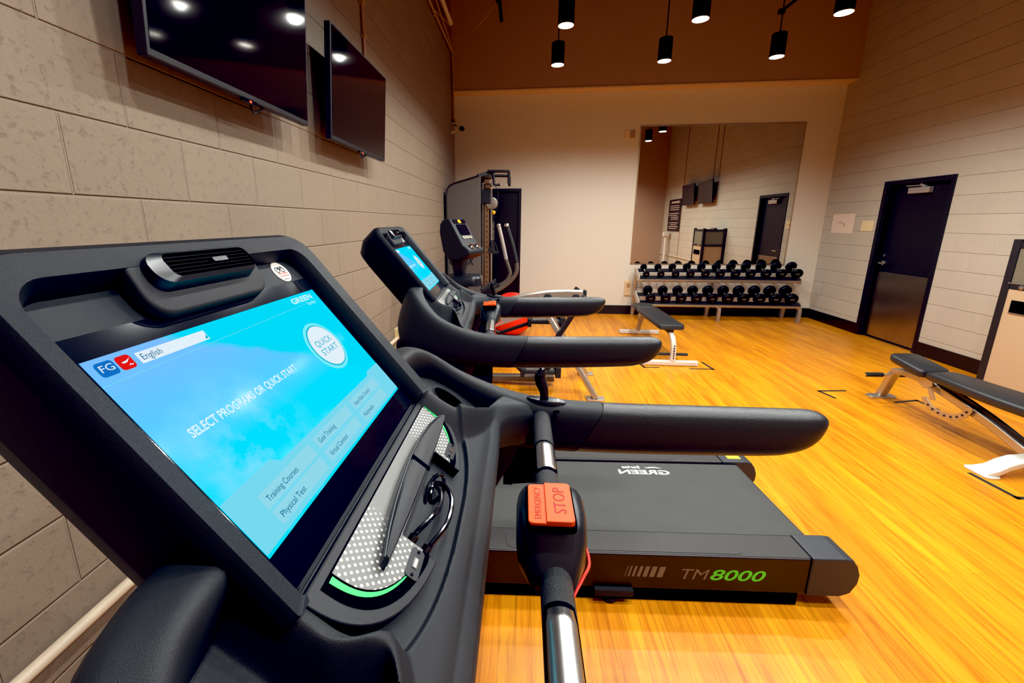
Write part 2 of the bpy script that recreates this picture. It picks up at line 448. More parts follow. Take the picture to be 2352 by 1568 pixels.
# back wall with the dark doorway x .20..1.12, z 0..2.11
BX0, BX1, BZ = .20, 1.12, 2.11
w = MB()
w.box((0, YB, 0), (BX0, YB+.12, ZC)); w.box((BX1, YB, 0), (XR, YB+.12, ZC)); w.box((BX0, YB, BZ), (BX1, YB+.12, ZC))
structure(w.build('wall_back', 'drywall', smooth=0))
structure(MB().box((0, YF-.1, 0), (XR, YF, ZC)).build('wall_front', 'drywall_dark', smooth=0))
structure(MB().box((-.1, YF-.1, ZC), (XR+.1, YB+.1, ZC+.1)).build('ceiling', 'ceiling_paint', smooth=0))
# upper bulkhead over the back wall, with its pale lower edge
structure(MB().box((0, 7.40, 3.565), (XR, YB, ZC)).build('trim_1', 'drywall_dark', smooth=0))
structure(MB().box((0, 7.388, 3.545), (XR, YB, 3.567)).build('trim_2', 'trim_cream', smooth=0))
structure(MB().box((BX1, YB-.012, 0), (XR, YB, .155)).build('baseboard_back', 'black_base', smooth=0, bevel=.003))
w = MB(); w.box((XR-.012, YF, 0), (XR, DY0, .155)); w.box((XR-.012, DY1, 0), (XR, YB-.012, .155))
structure(w.build('baseboard_right', 'black_base', smooth=0, bevel=.003))
structure(MB().box((0, YF, 0), (.012, YB, .10)).build('baseboard_left', 'black_base', smooth=0, bevel=.003))

# door in the right wall
d = structure(thing('door_1', 'black door with a steel kick plate in the right wall', 'door', (XR, (DY0+DY1)/2, 0)))
hw = (DY1-DY0)/2
m = MB(); t = .055
m.box((-.012, -hw, 0), (.12, -hw+t, DZ)); m.box((-.012, hw-t, 0), (.12, hw, DZ)); m.box((-.012, -hw+t, DZ-t), (.12, hw-t, DZ))
m.box((-.002, hw-t-.03, 0), (.12, hw-t, DZ-t))
m.build('door_frame', 'black_paint', d, 0, bevel=.003)
leaf = MB().box((.055, -hw+t+.003, .01), (.098, hw-t-.033, DZ-t-.003)).build('door_leaf', 'black_gloss', d, 0, bevel=.002)
leaf.data.materials[0] = MATS['black_paint']
MB().box((.050, -hw+t+.02, .03), (.056, hw-t-.06, .90)).build('kick_plate', 'kick_steel', d, 0, bevel=.002)
c = MB().box((.0, -.17, 1.895), (.055, .12, 1.965)).build('door_closer', 'silver_plate', d, 0, bevel=.006)
MB().bar([(.03, -.06, 1.985), (.02, .17, 1.99)], .02, .012).bar([(.03, -.09, 1.96), (.03, -.02, 2.005)], .03, .03).build('closer_arm', 'silver_plate', c, 0, bevel=.002)
h = MB(); h.lathe([(.033, 0), (.033, .012), (.014, .016), (.014, .05)], (.055, hw-t-.10, 1.02), (-1,0,0), 20)
h.tube([(.006, hw-t-.10, 1.02), (-.002, hw-t-.13, 1.02), (-.002, hw-t-.22, 1.02)], .011, 12)
h.build('door_lever', 'chrome', d)
MB().lathe([(.016, 0), (.016, .008)], (.055, hw-t-.10, 1.12), (-1,0,0), 16).build('lock_cylinder', 'chrome', d)
MB().box((.03, -hw+t, 0), (.11, hw-t, .012)).build('threshold', 'kick_steel', d, 0)

# dark door in the back wall
d = structure(thing('door_2', 'dark door in the back wall beside the cable machine', 'door', ((BX0+BX1)/2, YB, 0)))
hw = (BX1-BX0)/2
m = MB(); m.box((-hw, -.012, 0), (-hw+.05, .12, BZ)); m.box((hw-.05, -.012, 0), (hw, .12, BZ)); m.box((-hw+.05, -.012, BZ-.05), (hw-.05, .12, BZ))
m.build('door_frame', 'black_base', d, 0, bevel=.003)
MB().box((-hw+.05, .03, .005), (hw-.05, .08, BZ-.05)).build('door_leaf', 'black_base', d, 0)

# ------------------------------------------------------------------ wall mirror
mi = thing('wall_mirror', 'large frameless wall mirror on the back wall above the dumbbell rack', 'mirror', (4.20, YB, 0))
MB().box((-1.21, -.010, .88), (1.215, -.002, 3.022)).build('mirror_glass', 'mirror', mi, 0)
e = MB()
for lo, hi in (((-1.222, -.014, .868), (-1.21, 0, 3.034)), ((1.215, -.014, .868), (1.227, 0, 3.034)), ((-1.222, -.014, 3.022), (1.227, 0, 3.034)), ((-1.222, -.014, .868), (1.227, 0, .88))):
    e.box(lo, hi)
e.build('mirror_rim', 'mirror_edge', mi, 0)

# ------------------------------------------------------------------ treadmill
TL = .6834
SU = Vector((-sin(TL), 0, cos(TL))); SN = Vector((cos(TL), 0, sin(TL))); SC = Vector((0, 0, 1.357)); SR = Vector((0, 1, 0))
def S(r, u, n=0.): return tuple(SC + SR*r + SU*u + SN*n)
HG = SC + SU*-.155
T2 = .90
TV = Vector((sin(T2), 0, -cos(T2))); TN = Vector((cos(T2), 0, sin(T2)))
def T(r, v, n=0.): return tuple(HG + SR*r + TV*v + TN*n)
CY = .02      # centre line of the lower console and arms

def build_treadmill(root):
    # ---- upper console housing
    def loop(x0, x1, y0, y1, rad, n, flat=False):
        poly = rrect(x0, x1, y0, y1, [.004, .004, rad, rad], 7)
        # densify the lower edge so that the rim can dip below the glass
        k = 8; low = []
        out = poly[:k]
        a, b_ = poly[k-1], poly[k]
        for i in range(1, 40): out.append((a[0]+(b_[0]-a[0])*i/40, a[1]+(b_[1]-a[1])*i/40))
        out += poly[k:]
        res = []
        for r_, u_ in out:
            nn = n
            if flat and u_ < y0+.006 and -.221 < r_ < .216: nn = min(n, .003)
            res.append(S(r_, u_, nn))
        return res
    h = MB()
    L = [loop(-.205, .20, -.150, .165, .05, -.108), loop(-.225, .22, -.155, .195, .055, -.100), loop(-.247, .242, -.158, .218, .055, -.055),
         loop(-.255, .25, -.158, .222, .050, .012), loop(-.254, .249, -.158, .218, .047, .024, True), loop(-.248, .243, -.157, .208, .042, .032, True),
         loop(-.228, .223, -.153, .187, .032, .026, True), loop(-.222, .217, -.152, .183, .030, .016, True), loop(-.2195, .2145, -.1515, .180, .028, .0, True)]
    h.loft(L)
    h.build('console_housing', 'plastic_housing', root, 40)
    # hood around the air vent, hanging from the rim into the recess
    v = MB()
    base = rrect(-.120, .084, .131, .200, [.028, .024, .004, .004], 6)
    def inset(poly, d, cx=-.018, cy=.17): return [(cx+(x-cx)*(1-d/.103), cy+(y-cy)*(1-d/.036)) for x, y in poly]
    def hz(y, n): return n + max(0., (y-.135))/.06*.011
    v.loft([[S(x, y, .0005) for x, y in base], [S(x, y, hz(y, .0120)) for x, y in inset(base, .0005)], [S(x, y, hz(y, .0150)) for x, y in inset(base, .0016)], [S(x, y, hz(y, .0160)) for x, y in inset(base, .004)]])
    v.build('vent_hood', 'plastic', root, 50)
    # air vent with louvres
    av = MB()
    o1 = rrect(-.106, .068, .1545, .1985, .020, 6); o2 = rrect(-.103, .065, .157, .196, .018, 6); o3 = rrect(-.084, .060, .161, .192, .010, 6)
    av.loft([[S(x, y, .018) for x, y in o1], [S(x, y, .034) for x, y in o2], [S(x, y, .037) for x, y in o3], [S(x, y, .027) for x, y in o3]])
    ven = av.build('air_vent', 'plastic_smooth', root, 40)
    MB().prism(rrect(-.083, .059, .162, .191, .009, 5), S, .0272, .0278).build('vent_cavity', 'deep_black', ven, 0)
    for i in range(6):
        u_ = .164 + i*.0050
        MB().box((-.071, -.0004, -.0033), (.071, .0004, .0033), R=Matrix((SR, SU, SN)).transposed() @ Matrix.Rotation(.5, 3, 'X'), c=S(-.012, u_, .0325)).build('louvre', 'plastic_smooth', ven, 0)
    MB().prism(rrect(-.016, .010, .1735, .1795, .002, 3), S, .030, .0395).build('vent_tab', 'cap_plastic', ven, 0)
    # black glass and the lit picture
    MB().prism(rrect(-.218, .213, -.151, .140, .003, 2), S, .0002, .0016).build('screen_bezel', 'bezel_glass', root, 0)
    sc = MB(); hw_, hh = .2055, .1155
    sc.add([S(-hw_, -hh, .0020), S(hw_, -hh, .0020), S(hw_, hh, .0020), S(-hw_, hh, .0020)], [(0, 1, 2, 3)])
    so = sc.build('screen', 'display_picture', root, 0, recalc=False)
    uvl = so.data.uv_layers.new(name='UVMap')
    for lp in so.data.loops:
        co = Vector(so.data.vertices[lp.vertex_index].co) - SC
        uvl.data[lp.index].uv = (co.dot(SR), co.dot(SU))
    def flat(name, poly, mat, lvl, par=so):
        n = .0020 + .0006*lvl
        return MB().add([S(x, y, n) for x, y in poly], [tuple(range(len(poly)))]).build(name, mat, par, 0, recalc=False)
    def stxt(name, body, r, u, size, width, mat, lvl, bold=0., shear=0.):
        n = .0020 + .0006*lvl
        return text_mesh(body, size, lambda x, y: S(r+x, u+y, n), mat, name, so, width, shear, bold)
    # lower menu: pale panel with a raised middle, six buttons
    tab = [(-.2053, -.1153), (.2053, -.1153), (.2053, -.062), (.160, -.062), (.152, -.057), (.105, -.057), (.098, -.062), (-.112, -.062), (-.122, -.050), (-.2053, -.050)]
    flat('menu_panel', [(-.2053, -.0505), (-.1265, -.0505), (-.1165, -.0595), (.150, -.0595), (.156, -.054), (.2053, -.054), (.2053, -.112), (-.2053, -.112)][::-1], 'ui_tab', 1)
    B = [('Training Courses', -.171, -.069, -.0685, -.0855, .056), ('Physical Test', -.171, -.069, -.089, -.106, .046),
         ('Goal Training', -.058, .042, -.0675, -.0835, .044), ('Virtual Connect', -.058, .042, -.0885, -.105, .050),
         ('Heart Rate Control', .056, .160, -.0675, -.0845, .060), ('Multimedia', .056, .156, -.0895, -.1065, .036)]
    for body, x0, x1, y1, y0, tw in B:
        bt = flat('menu_button', rrect(x0, x1, y0, y1, .001, 2), 'ui_panel', 2)
        stxt('button_text', body, x0+.006, y0+.0045, .0098, tw, 'ui_ink', 3)
    # quick start button
    def ell(cx, cy, a, b_, n=40): return [(cx+a*cos(2*PI*i/n), cy+b_*sin(2*PI*i/n)) for i in range(n)]
    flat('start_ring', ell(.1145, .0195, .0440, .0440), 'ui_aqua', 1)
    flat('start_ring_inner', ell(.1145, .0195, .0385, .0385), 'ui_teal', 2)
    flat('start_button', ell(.1145, .0195, .0365, .0365), 'ui_white', 3)
    stxt('button_text', 'QUICK', .0885, .0225, .0150, .051, 'ui_teal', 4)
    stxt('button_text', 'START', .0885, .0065, .0150, .051, 'ui_teal', 4)
    stxt('screen_text', 'SELECT PROGRAMS OR QUICK START', -.176, .0118, .0142, .192, 'ui_text_white', 1, .0003)
    for i in range(3): stxt('screen_text', '/', .022+i*.008, .0118, .010, None, 'ui_lilac', 1)
    # icons and language box
    ic = flat('app_icon', rrect(-.199, -.1815, .0955, .1105, .0035, 4), 'ui_blue', 1)
    stxt('icon_text', 'FG', -.1970, .1000, .0100, .0125, 'ui_white', 3)
    flat('app_icon', rrect(-.1795, -.1645, .0955, .1105, .0035, 4), 'ui_red', 1)
    sw = [(-.1770, .1035), (-.1752, .1018), (-.1715, .1023), (-.1668, .1062), (-.1712, .1042), (-.1745, .1038)]
    flat('icon_mark', sw, 'ui_white', 3)
    flat('icon_mark', [(-.1725, .0985), (-.1700, .1005), (-.1690, .0990), (-.1668, .0998), (-.1695, .0978), (-.1700, .0990)], 'ui_white', 3)
    flat('language_box', [(-.159, .0960), (-.069, .0960), (-.069, .1085), (-.159, .1085)], 'ui_white', 1)
    stxt('screen_text', 'English', -.156, .0990, .0100, .0230, 'ui_ink', 2)
    flat('box_arrow', [(-.0755, .0975), (-.0705, .0975), (-.0705, .1030)], 'ui_teal', 2)
    stxt('screen_text', 'GREEN', .122, .1005, .0135, .064, 'ui_logo', 1, .0006)
    stxt('screen_text', 'Series', .158, .0905, .0100, .026, 'ui_logo', 1)
    flat('screen_line', [(-.2053, .0880), (.200, .0955), (.200, .0962), (-.2053, .0887)], 'ui_tab', 1)
    # sticker
    st = MB().prism(ell(.1655, .1615, .0195, .0195, 36), S, .0003, .0009).build('sticker', 'sticker_white', root, 0)
    bk = MB()
    for cx in (.1585, .1725):
        bk.tube([S(cx+.0050*cos(a), .1655+.0050*sin(a), .0012) for a in [2*PI*i/20 for i in range(21)]], .00075, 6)
    bk.tube([S(.1585, .1655, .0012), S(.1640, .1710, .0012), S(.1715, .1710, .0012), S(.1725, .1655, .0012)], .0007, 6)
    bk.tube([S(.1640, .1710, .0012), S(.1655, .1655, .0012), S(.1715, .1710, .0012)], .0007, 6)
    bk.build('bicycle_emblem', 'black_print', st, 0)
    for i, (tw, hgt) in enumerate(((.029, .0040), (.025, .0034))):
        k = MB()
        x = .1655 - tw/2
        while x < .1655 + tw/2:
            wd = random.choice((.0011, .0016, .0020)); k.add([S(x, .1565-i*.0045, .0011), S(x+wd, .1565-i*.0045, .0011), S(x+wd, .1565-i*.0045+hgt*.8, .0011), S(x, .1565-i*.0045+hgt*.8, .0011)], [(0,1,2,3)]); x += wd + .0007
        k.build('sticker_lettering', 'red_print', st, 0, recalc=False)
    k = MB(); x = .157
    while x < .174: k.add([S(x, .1460, .0011), S(x+.0010, .1460, .0011), S(x+.0010, .1477, .0011), S(x, .1477, .0011)], [(0,1,2,3)]); x += .0016
    k.build('sticker_lettering', 'black_print', st, 0, recalc=False)

    # ---- lower console: height field from the hinge to the front lip, flowing into both arms
    def rail_z(x):   # ridge of the arms
        pts = [(.0, 1.315), (.06, 1.305), (.10, 1.262), (.16, 1.212), (.23, 1.176), (.31, 1.155), (.49, 1.144)]
        if x <= pts[0][0]: return pts[0][1]
        for a, b_ in zip(pts, pts[1:]):
            if x <= b_[0]: return a[1]+(b_[1]-a[1])*(x-a[0])/(b_[0]-a[0])
        return 1.144
    def base(x): return HG.z - (x-HG.x)*cos(T2)/sin(T2)
    def x1(y): return .252 + .105*ss(.335, .440, y)**1.2
    def x0(y):
        if y < .283: return HG.x - .004 - .045*ss(.270, .283, y)
        K = [(.283, .049), (.34, .064), (.392, .098), (.423, .155), (.434, .23), (.447, .26)]
        for p_, q_ in zip(K, K[1:]):
            if y <= q_[0]+1e-6: return p_[1]+(q_[1]-p_[1])*(y-p_[0])/(q_[0]-p_[0])
        return .26
    def sup(y, v, a, b_, p=2.7):
        if v < 0: return 0.
        return (abs(y)/a)**p + (v/b_)**p
    def zf(x, y):
        ay = abs(y)
        xb = min(x, .235)
        z_in = base(xb)
        v = (x-HG.x)/sin(T2)
        # trough round the D-shaped pod
        q = sup(y, v, .292, .150)
        z_in -= .016*(1-ss(.80, 1.0, q))
        # raised side ridge carrying on from the console rim
        yb = .2525 - CY*(1 if y > 0 else -1)*(1-ss(.14, .2, x)) + .185*ss(.183, .268, x)
        z_in += .050*ss(yb-.050, yb-.012, ay)*(1-ss(.185, .31, x))
        # fillet up to the arm
        z_in += (rail_z(x)-.006-z_in)*ss(.27, .405, ay)*ss(.17, .25, x)
        tcup = ss(yb-.008, yb+.014, ay)
        z_cup = base(x) - .028
        z = z_in + (z_cup-z_in)*tcup
        dd = x1(ay) - x
        if dd < .035: z -= .022*(1-dd/.035)**2
        return z
    nx, ny = 84, 520; YM = .447
    g = MB(); V = []; F = []
    rows = nx + 5
    for j in range(ny+1):
        y = -YM + 2*YM*j/ny; ay = abs(y); a, b_ = x0(ay), x1(ay)
        col = []
        for i in range(nx+1):
            x = a + (b_-a)*i/nx; col.append((x, y+CY, zf(x, y)))
        ze = col[-1][2]
        col += [(b_+.002, y+CY, ze-.014), (b_-.001, y+CY, ze-.04), (b_-.02, y+CY, ze-.075), (b_-.10, y+CY, ze-.085), (a+.02, y+CY, ze-.085)]
        V += col
    R_ = rows+1
    cups = [(-1, .335), (1, .335)]
    for j in range(ny):
        for i in range(rows):
            q = [V[j*R_+i], V[j*R_+i+1], V[(j+1)*R_+i+1], V[(j+1)*R_+i]]
            cx = sum(p[0] for p in q)/4; cy = sum(p[1] for p in q)/4 - CY
            if i < nx and ((cx-.146)/.040)**2 + ((abs(cy)-.352)/.034)**2 < 1: continue
            F.append((j*R_+i, j*R_+i+1, (j+1)*R_+i+1, (j+1)*R_+i))
    g.add(V, F)
    g.build('lower_console', 'plastic', root, 60)
    for sgn in (-1, 1):
        cen = Vector((.146, CY+sgn*.352, base(.146)-.028)); A = TV; Bv = SR
        def cl(sc_, dz): return [tuple(cen + A*(cos(t_)*.0515*sc_) + Bv*(sin(t_)*.0345*sc_) + TN*.0 + Vector((0, 0, dz))) for t_ in [2*PI*k/36 for k in range(36)]]
        cm = MB(); cm.loft([cl(1.07, -.001), cl(1.05, .0022), cl(.98, .0018), cl(.95, -.004), cl(.92, -.06), cl(.90, -.065)], cap0=False, mi=0)
        cm.mi = [0]*36*2 + [1]*(len(cm.f)-72)
        cm.build('cup_holder', ['plastic', 'deep_black'], root, 40)

    # ---- D-shaped pod with grey dotted panel
    def dpoly(a, b_, v0, notch, p=2.7, n=44):
        pts = []
        for i in range(n+1):
            t_ = PI*i/n
            cx, cz = cos(t_), sin(t_)
            rr = (abs(cx)**p + abs(cz)**p)**(-1/p)
            pts.append((CY + a*cx*rr, v0 + (b_-v0)*cz*rr))
        if notch:
            n0, n1, nv = notch
            out = []; done = False
            for r_, v_ in pts:
                if n0 < r_ < n1 and v_ > nv:
                    if not done:
                        e1 = [q for q in pts if q[0] >= n1 and q[1] > nv]; vb = e1[-1][1]
                        out += [(n1, vb), (n1, nv), (n0, nv)]
                        e0 = [q for q in pts if q[0] <= n0 and q[1] > nv]; out += [(n0, e0[0][1])]; done = True
                    continue
                out.append((r_, v_))
            pts = out
        return pts
    NT = (-.078, .118, .071)
    pod = MB().prism(dpoly(.236, .130, .002, NT), T, -.036, .0045).build('control_pod', 'plastic_dark', root, 40, bevel=.0015)
    MB().prism(dpoly(.216, .1205, .0165, NT), T, .0046, .0052).build('pod_inlay', 'deep_black', pod, 0)
    gp = MB(); pp = dpoly(.196, .1085, .0185, NT)
    gp.prism(pp, T, .0052, .0062)
    go = gp.build('dotted_panel', 'dotted_panel', pod, 0)
    uvl = go.data.uv_layers.new(name='UVMap')
    for lp in go.data.loops:
        co = Vector(go.data.vertices[lp.vertex_index].co) - HG
        uvl.data[lp.index].uv = (co.dot(SR), co.dot(TV))
    # green crescents at both ends of the panel
    for sgn in (-1, 1):
        inn, outr = [], []
        for i in range(19):
            f_ = i/18; t_ = (.02 + .93*f_)
            cx, cz = cos(t_), sin(t_); rr = (abs(cx)**2.7+abs(cz)**2.7)**(-1/2.7)
            wd = .0075*(1-f_)**.8 + .0004
            inn.append((CY+sgn*(.1985)*cx*rr, .0185+.0905*cz*rr)); outr.append((CY+sgn*(.1985+wd)*cx*rr, .0185+(.0905+wd*.9)*cz*rr))
        MB().prism(inn+outr[::-1], T, .0052, .0060).build('green_trim', 'green_trim', pod, 0)
    # slot for phone and cables
    MB().prism([(NT[0], NT[2]), (NT[1], NT[2]), (NT[1], .135), (NT[0], .135)], T, -.038, -.030).build('phone_slot', 'plastic_dark', pod, 0)
    # curved book rest
    rk = MB()
    up_ = [(.213, .0610), (.190, .0505), (.150, .0425), (.10, .0385), (.045, .0385), (-.01, .0415), (-.06, .0465), (-.10, .0525), (-.136, .0600)]
    lo_ = [(-.138, .0665), (-.09, .0680), (-.03, .0690), (.045, .0690), (.12, .0690), (.17, .0675), (.213, .0640)]
    poly = up_+lo_
    cxr, cvr = .04, .058
    rk.loft([[T(r_, v_, .006) for r_, v_ in poly], [T(r_, v_-.002, .018) for r_, v_ in poly], [T(cxr+(r_-cxr)*.985, cvr+(v_-cvr)*.75-.002, .0215) for r_, v_ in poly]])
    rko = rk.build('book_rest', 'plastic_dark', pod, 40)
    MB().tube([T(r_, v_-.0025, .0195) for r_, v_ in up_], .0016, 8).build('rest_lip', 'cap_plastic', rko)
    MB().prism([(.040, .037), (.048, .037), (.047, .0695), (.039, .0695)], T, .0205, .0222).build('rest_joint', 'deep_black', rko, 0)
    # ports
    for cx, kind in ((-.104, 0), (.148, 1)):
        po = MB().prism(rrect(cx-.021, cx+.021, .089, .1065, .004, 4), T, .0050, .0075).build('port_plate', 'plastic_smooth', pod, 0)
        if kind == 0:
            MB().prism(rrect(cx-.0075, cx+.0075, .0945, .1015, .0008, 2), T, .0075, .0083).build('usb_port', 'chrome', po, 0)
            MB().prism(rrect(cx-.006, cx+.006, .0962, .0998, .0003, 2), T, .0083, .0086).build('usb_slot', 'white_print', po, 0)
        else: MB().lathe([(.0035, 0), (.0035, .0012), (.0015, .0012)], T(cx, .098, .0075), tuple(TN), 14).build('audio_jack', 'chrome', po)
        for dx in (-.0165, .0165):
            MB().lathe([(.0022, 0), (.0018, .001)], T(cx+dx, .098, .0075), tuple(TN), 10).build('screw', 'black_gloss', po)
    # loose cables in the slot
    cb = MB()
    cb.tube(catmull([T(-.074, .088, -.012), T(-.060, .088, .004), T(-.03, .098, .010), T(.01, .108, .006), T(.045, .106, .0), T(.06, .098, -.006)], 8), .0036, 10)
    cb.tube(catmull([T(-.076, .108, -.012), T(-.060, .112, .002), T(-.02, .122, .012), T(.03, .122, .010), T(.065, .112, .0), T(.075, .100, -.01), T(.06, .088, -.012)], 8), .0036, 10)
    cb.tube(catmull([T(.02, .092, -.014), T(.05, .086, -.004), T(.075, .092, .002), T(.085, .103, -.002), T(.06, .112, -.008), T(.03, .100, -.012), T(.05, .090, -.002), T(.08, .090, -.008)], 8), .0032, 10)
    for r_, v_ in ((-.072, .088), (-.074, .109)): cb.tube([T(r_-.004, v_, -.016), T(r_, v_, -.010), T(r_+.012, v_+.001, .001)], .0062, 10)
    cb.build('cable', 'black_gloss', pod)

    # ---- arms
    def superloop(top, bot, w, p=3.0, seg=28, xin=0.):
        top = Vector(top); bot = Vector(bot); c_ = (top+bot)/2; hv = (top-bot)/2
        d = Vector((0, 1, 0)) if xin == 0 else Vector((xin, (1-xin*xin)**.5, 0))
        out = []
        for k in range(seg):
            a = 2*PI*k/seg; ca, sa = cos(a), sin(a)
            rr = (abs(ca)**p + abs(sa)**p)**(-1/p)
            out.append(tuple(c_ + d*(w/2*ca*rr) + hv*(sa*rr)))
        return out
    A = [((.045, .243, 1.304), (-.002, .243, 1.185), .070, 1.), ((.049, .290, 1.307), (.000, .290, 1.165), .070, .97), ((.063, .345, 1.300), (.002, .350, 1.140), .066, .80), ((.095, .398, 1.268), (.020, .409, 1.105), .058, .50),
         ((.153, .433, 1.217), (.078, .438, 1.072), .050, .22), ((.230, .442, 1.180), (.165, .444, 1.047), .056, .06), ((.31, .440, 1.157), (.26, .441, 1.036), .068, 0.),
         ((.40, .438, 1.147), (.345, .440, 1.028), .073, 0.), ((.488, .438, 1.144), (.425, .440, 1.026), .074, 0.)]
    G = [((.490, .438, 1.1445), (.427, .440, 1.0255), .075), ((.60, .438, 1.144), (.54, .440, 1.026), .077), ((.75, .438, 1.145), (.70, .440, 1.030), .077), ((.90, .438, 1.146), (.85, .440, 1.036), .076),
         ((.945, .438, 1.146), (.898, .440, 1.043), .073), ((.968, .438, 1.142), (.935, .440, 1.055), .064), ((.980, .438, 1.134), (.960, .440, 1.073), .048), ((.984, .438, 1.122), (.974, .440, 1.090), .024)]
    def smooth_st(st, n=5):
        t_ = catmull([s_[0] for s_ in st], n); b_ = catmull([s_[1] for s_ in st], n)
        ws = catmull([(s_[2], (s_[3] if len(s_) > 3 else 0), 0) for s_ in st], n)
        return [(a_, c_, w_[0], w_[1]) for a_, c_, w_ in zip(t_, b_, ws)]
    for sgn in (-1, 1):
        def mir(p): return (p[0], CY*ss(.25, .40, p[1])+sgn*p[1], p[2])
        a = MB(); a.loft([superloop(mir(t_), mir(b_), w_, 3.4+1.4*min(1, x_*1.5), 36, -sgn*min(1., x_) if abs(x_) > .02 else 0) for t_, b_, w_, x_ in smooth_st(A)])
        a.build('arm_shell', 'plastic', root, 50)
        gm = MB(); gm.loft([superloop(mir(t_), mir(b_), w_, 2.8, 28) for t_, b_, w_, x_ in smooth_st(G)])
        gm.build('hand_grip', 'grip_skin', root, 60)
        # upright below the arm
        u_ = MB()
        st = [((.300, .437, 1.05), (.06, .437, 1.12), .060), ((.283, .435, 1.00), (.03, .435, 1.06), .062), ((.205, .432, .85), (-.03, .432, .88), .066), ((.06, .430, .55), (-.12, .430, .56), .070), ((-.03, .430, .25), (-.22, .430, .25), .075), ((-.06, .43, .10), (-.26, .43, .10), .078)]
        u_.loft([superloop(mir(t_), mir(b_), w_, 4., 24) for t_, b_, w_, x_ in smooth_st(st)])
        u_.build('upright', 'black_frame', root, 40)
    # speed lever on the right arm, with its oval plate
    pl_ = MB()
    def oval(s_, z): return [(.357+.046*s_*cos(t_), CY+.430+.0175*s_*sin(t_), z-.10*(.046*s_*cos(t_))) for t_ in [2*PI*k/32 for k in range(32)]]
    pl_.loft([oval(1., 1.146), oval(1., 1.1545), oval(.93, 1.1565)])
    po = pl_.build('lever_plate', 'plastic_smooth', root, 40)
    MB().box((.383, CY+.424, 1.1515), (.387, CY+.436, 1.1545)).build('lever_mark', 'white_print', po, 0)
    lv = MB(); lv.tube(catmull([(.352, CY+.43, 1.150), (.351, CY+.43, 1.175), (.343, CY+.43, 1.198), (.341, CY+.43, 1.212), (.346, CY+.43, 1.224), (.352, CY+.43, 1.229)], 6), [.0100, .0100, .0100, .0101, .0103, .0106, .0110, .0115, .0121, .0127, .0132, .0135, .0137, .0138, .0138, .0138, .0137, .0136, .0134, .0131, .0127, .0122, .0116, .0108, .0100, .0092, .0080, .0066, .0050, .0030, .0010][:31], 16, flat=.85)
    lv.build('speed_lever', 'black_gloss', po)
    MB().tube([(.372, CY+.4015, 1.135), (.385, CY+.3995, 1.139)], .004, 8).build('arm_latch', 'deep_black', root)

    # ---- grip bar with steel sensor plates and the stop switch
    bx, bz = .345, 1.118
    MB().tube([(bx, CY-.40+.80*i/16, bz) for i in range(17)], .0205, 24).build('grip_bar', 'bar_texture', root)
    for y0_, y1_ in ((-.31, -.125), (.165, .255)):
        sp_ = MB(); loops = []
        for i in range(13):
            yy = y0_+(y1_-y0_)*i/12; e_ = min(1., min(i, 12-i)/1.5+.78)
            loops.append([(bx+.0217*sin(t_*e_), CY+yy, bz+.0217*cos(t_*e_)) for t_ in [(-.95+1.9*k/14) for k in range(15)]])
        sp_.loft(loops, cap0=False, cap1=False, closed=False)
        so_ = sp_.build('sensor_plate', 'steel', root, 60, recalc=False)
        sd = so_.modifiers.new('solid', 'SOLIDIFY'); sd.thickness = .001
        sr = MB(); loops = []
        for i in range(13):
            yy = y0_-.008+(y1_-y0_+.016)*i/12; e_ = min(1., min(i, 12-i)/1.5+.78)
            loops.append([(bx+.0210*sin(t_*e_), CY+yy, bz+.0210*cos(t_*e_)) for t_ in [(-1.2+2.4*k/14) for k in range(15)]])
        sr.loft(loops, cap0=False, cap1=False, closed=False)
        o_ = sr.build('sensor_gasket', 'deep_black', root, 60, recalc=False)
    # stop switch body
    cx_, cy_ = .3415, CY+.010
    def sq(yc, hx, zt, zb, p=3.2, cx=cx_):
        out = []
        for k in range(32):
            a = 2*PI*k/32; ca, sa = cos(a), sin(a); rr = (abs(ca)**p+abs(sa)**p)**(-1/p)
            out.append((cx+hx*ca*rr, yc, (zt+zb)/2+(zt-zb)/2*sa*rr))
        return out
    body = [(-.082, .024, 1.128, 1.098, 2.2), (-.080, .028, 1.133, 1.095, 2.4), (-.066, .036, 1.150, 1.093, 2.8), (-.050, .0435, 1.170, 1.092, 3.4), (-.042, .0455, 1.1795, 1.091, 4.), (-.02, .0480, 1.1855, 1.090, 4.5), (.015, .0485, 1.1865, 1.090, 4.5), (.030, .0465, 1.1850, 1.091, 4.), (.045, .043, 1.179, 1.092, 3.4), (.054, .037, 1.168, 1.094, 2.8), (.060, .028, 1.15, 1.098, 2.4), (.064, .022, 1.14, 1.102, 2.2)]
    sb = MB(); sb.loft([sq(cy_+y_, hx, zt, zb, p_) for y_, hx, zt, zb, p_ in body])
    sbo = sb.build('stop_switch', 'plastic_smooth', root, 45)
    def st3(x, y, n): return (cx_-.0035+x, cy_-.021+y, 1.1862+n+.02*x)
    pol = rrect(-.0325, .0325, -.047, .043, .009, 5)
    MB().prism(pol, st3, -.006, .0022).build('button_well', 'deep_black', sbo, 0)
    bt = MB()
    left = rrect(-.0295, -.0045, -.044, .040, [.006, .001, .001, .006], 4); right = rrect(-.0065, .0295, -.044, .040, [.001, .006, .006, .001], 4)
    bt.prism(left, st3, .001, .0062); bt.prism(right, st3, .001, .0092)
    bto = bt.build('stop_button', 'red_button', sbo, 0, bevel=.0014)
    text_mesh('EMERGENCY', .0125, lambda x, y: st3(-.0125-y, -.036+x, .0065), 'lettering_red', 'raised_lettering', bto, .068)
    text_mesh('STOP', .0230, lambda x, y: st3(.0200-y, -.028+x, .0095), 'lettering_red', 'raised_lettering', bto, .056)
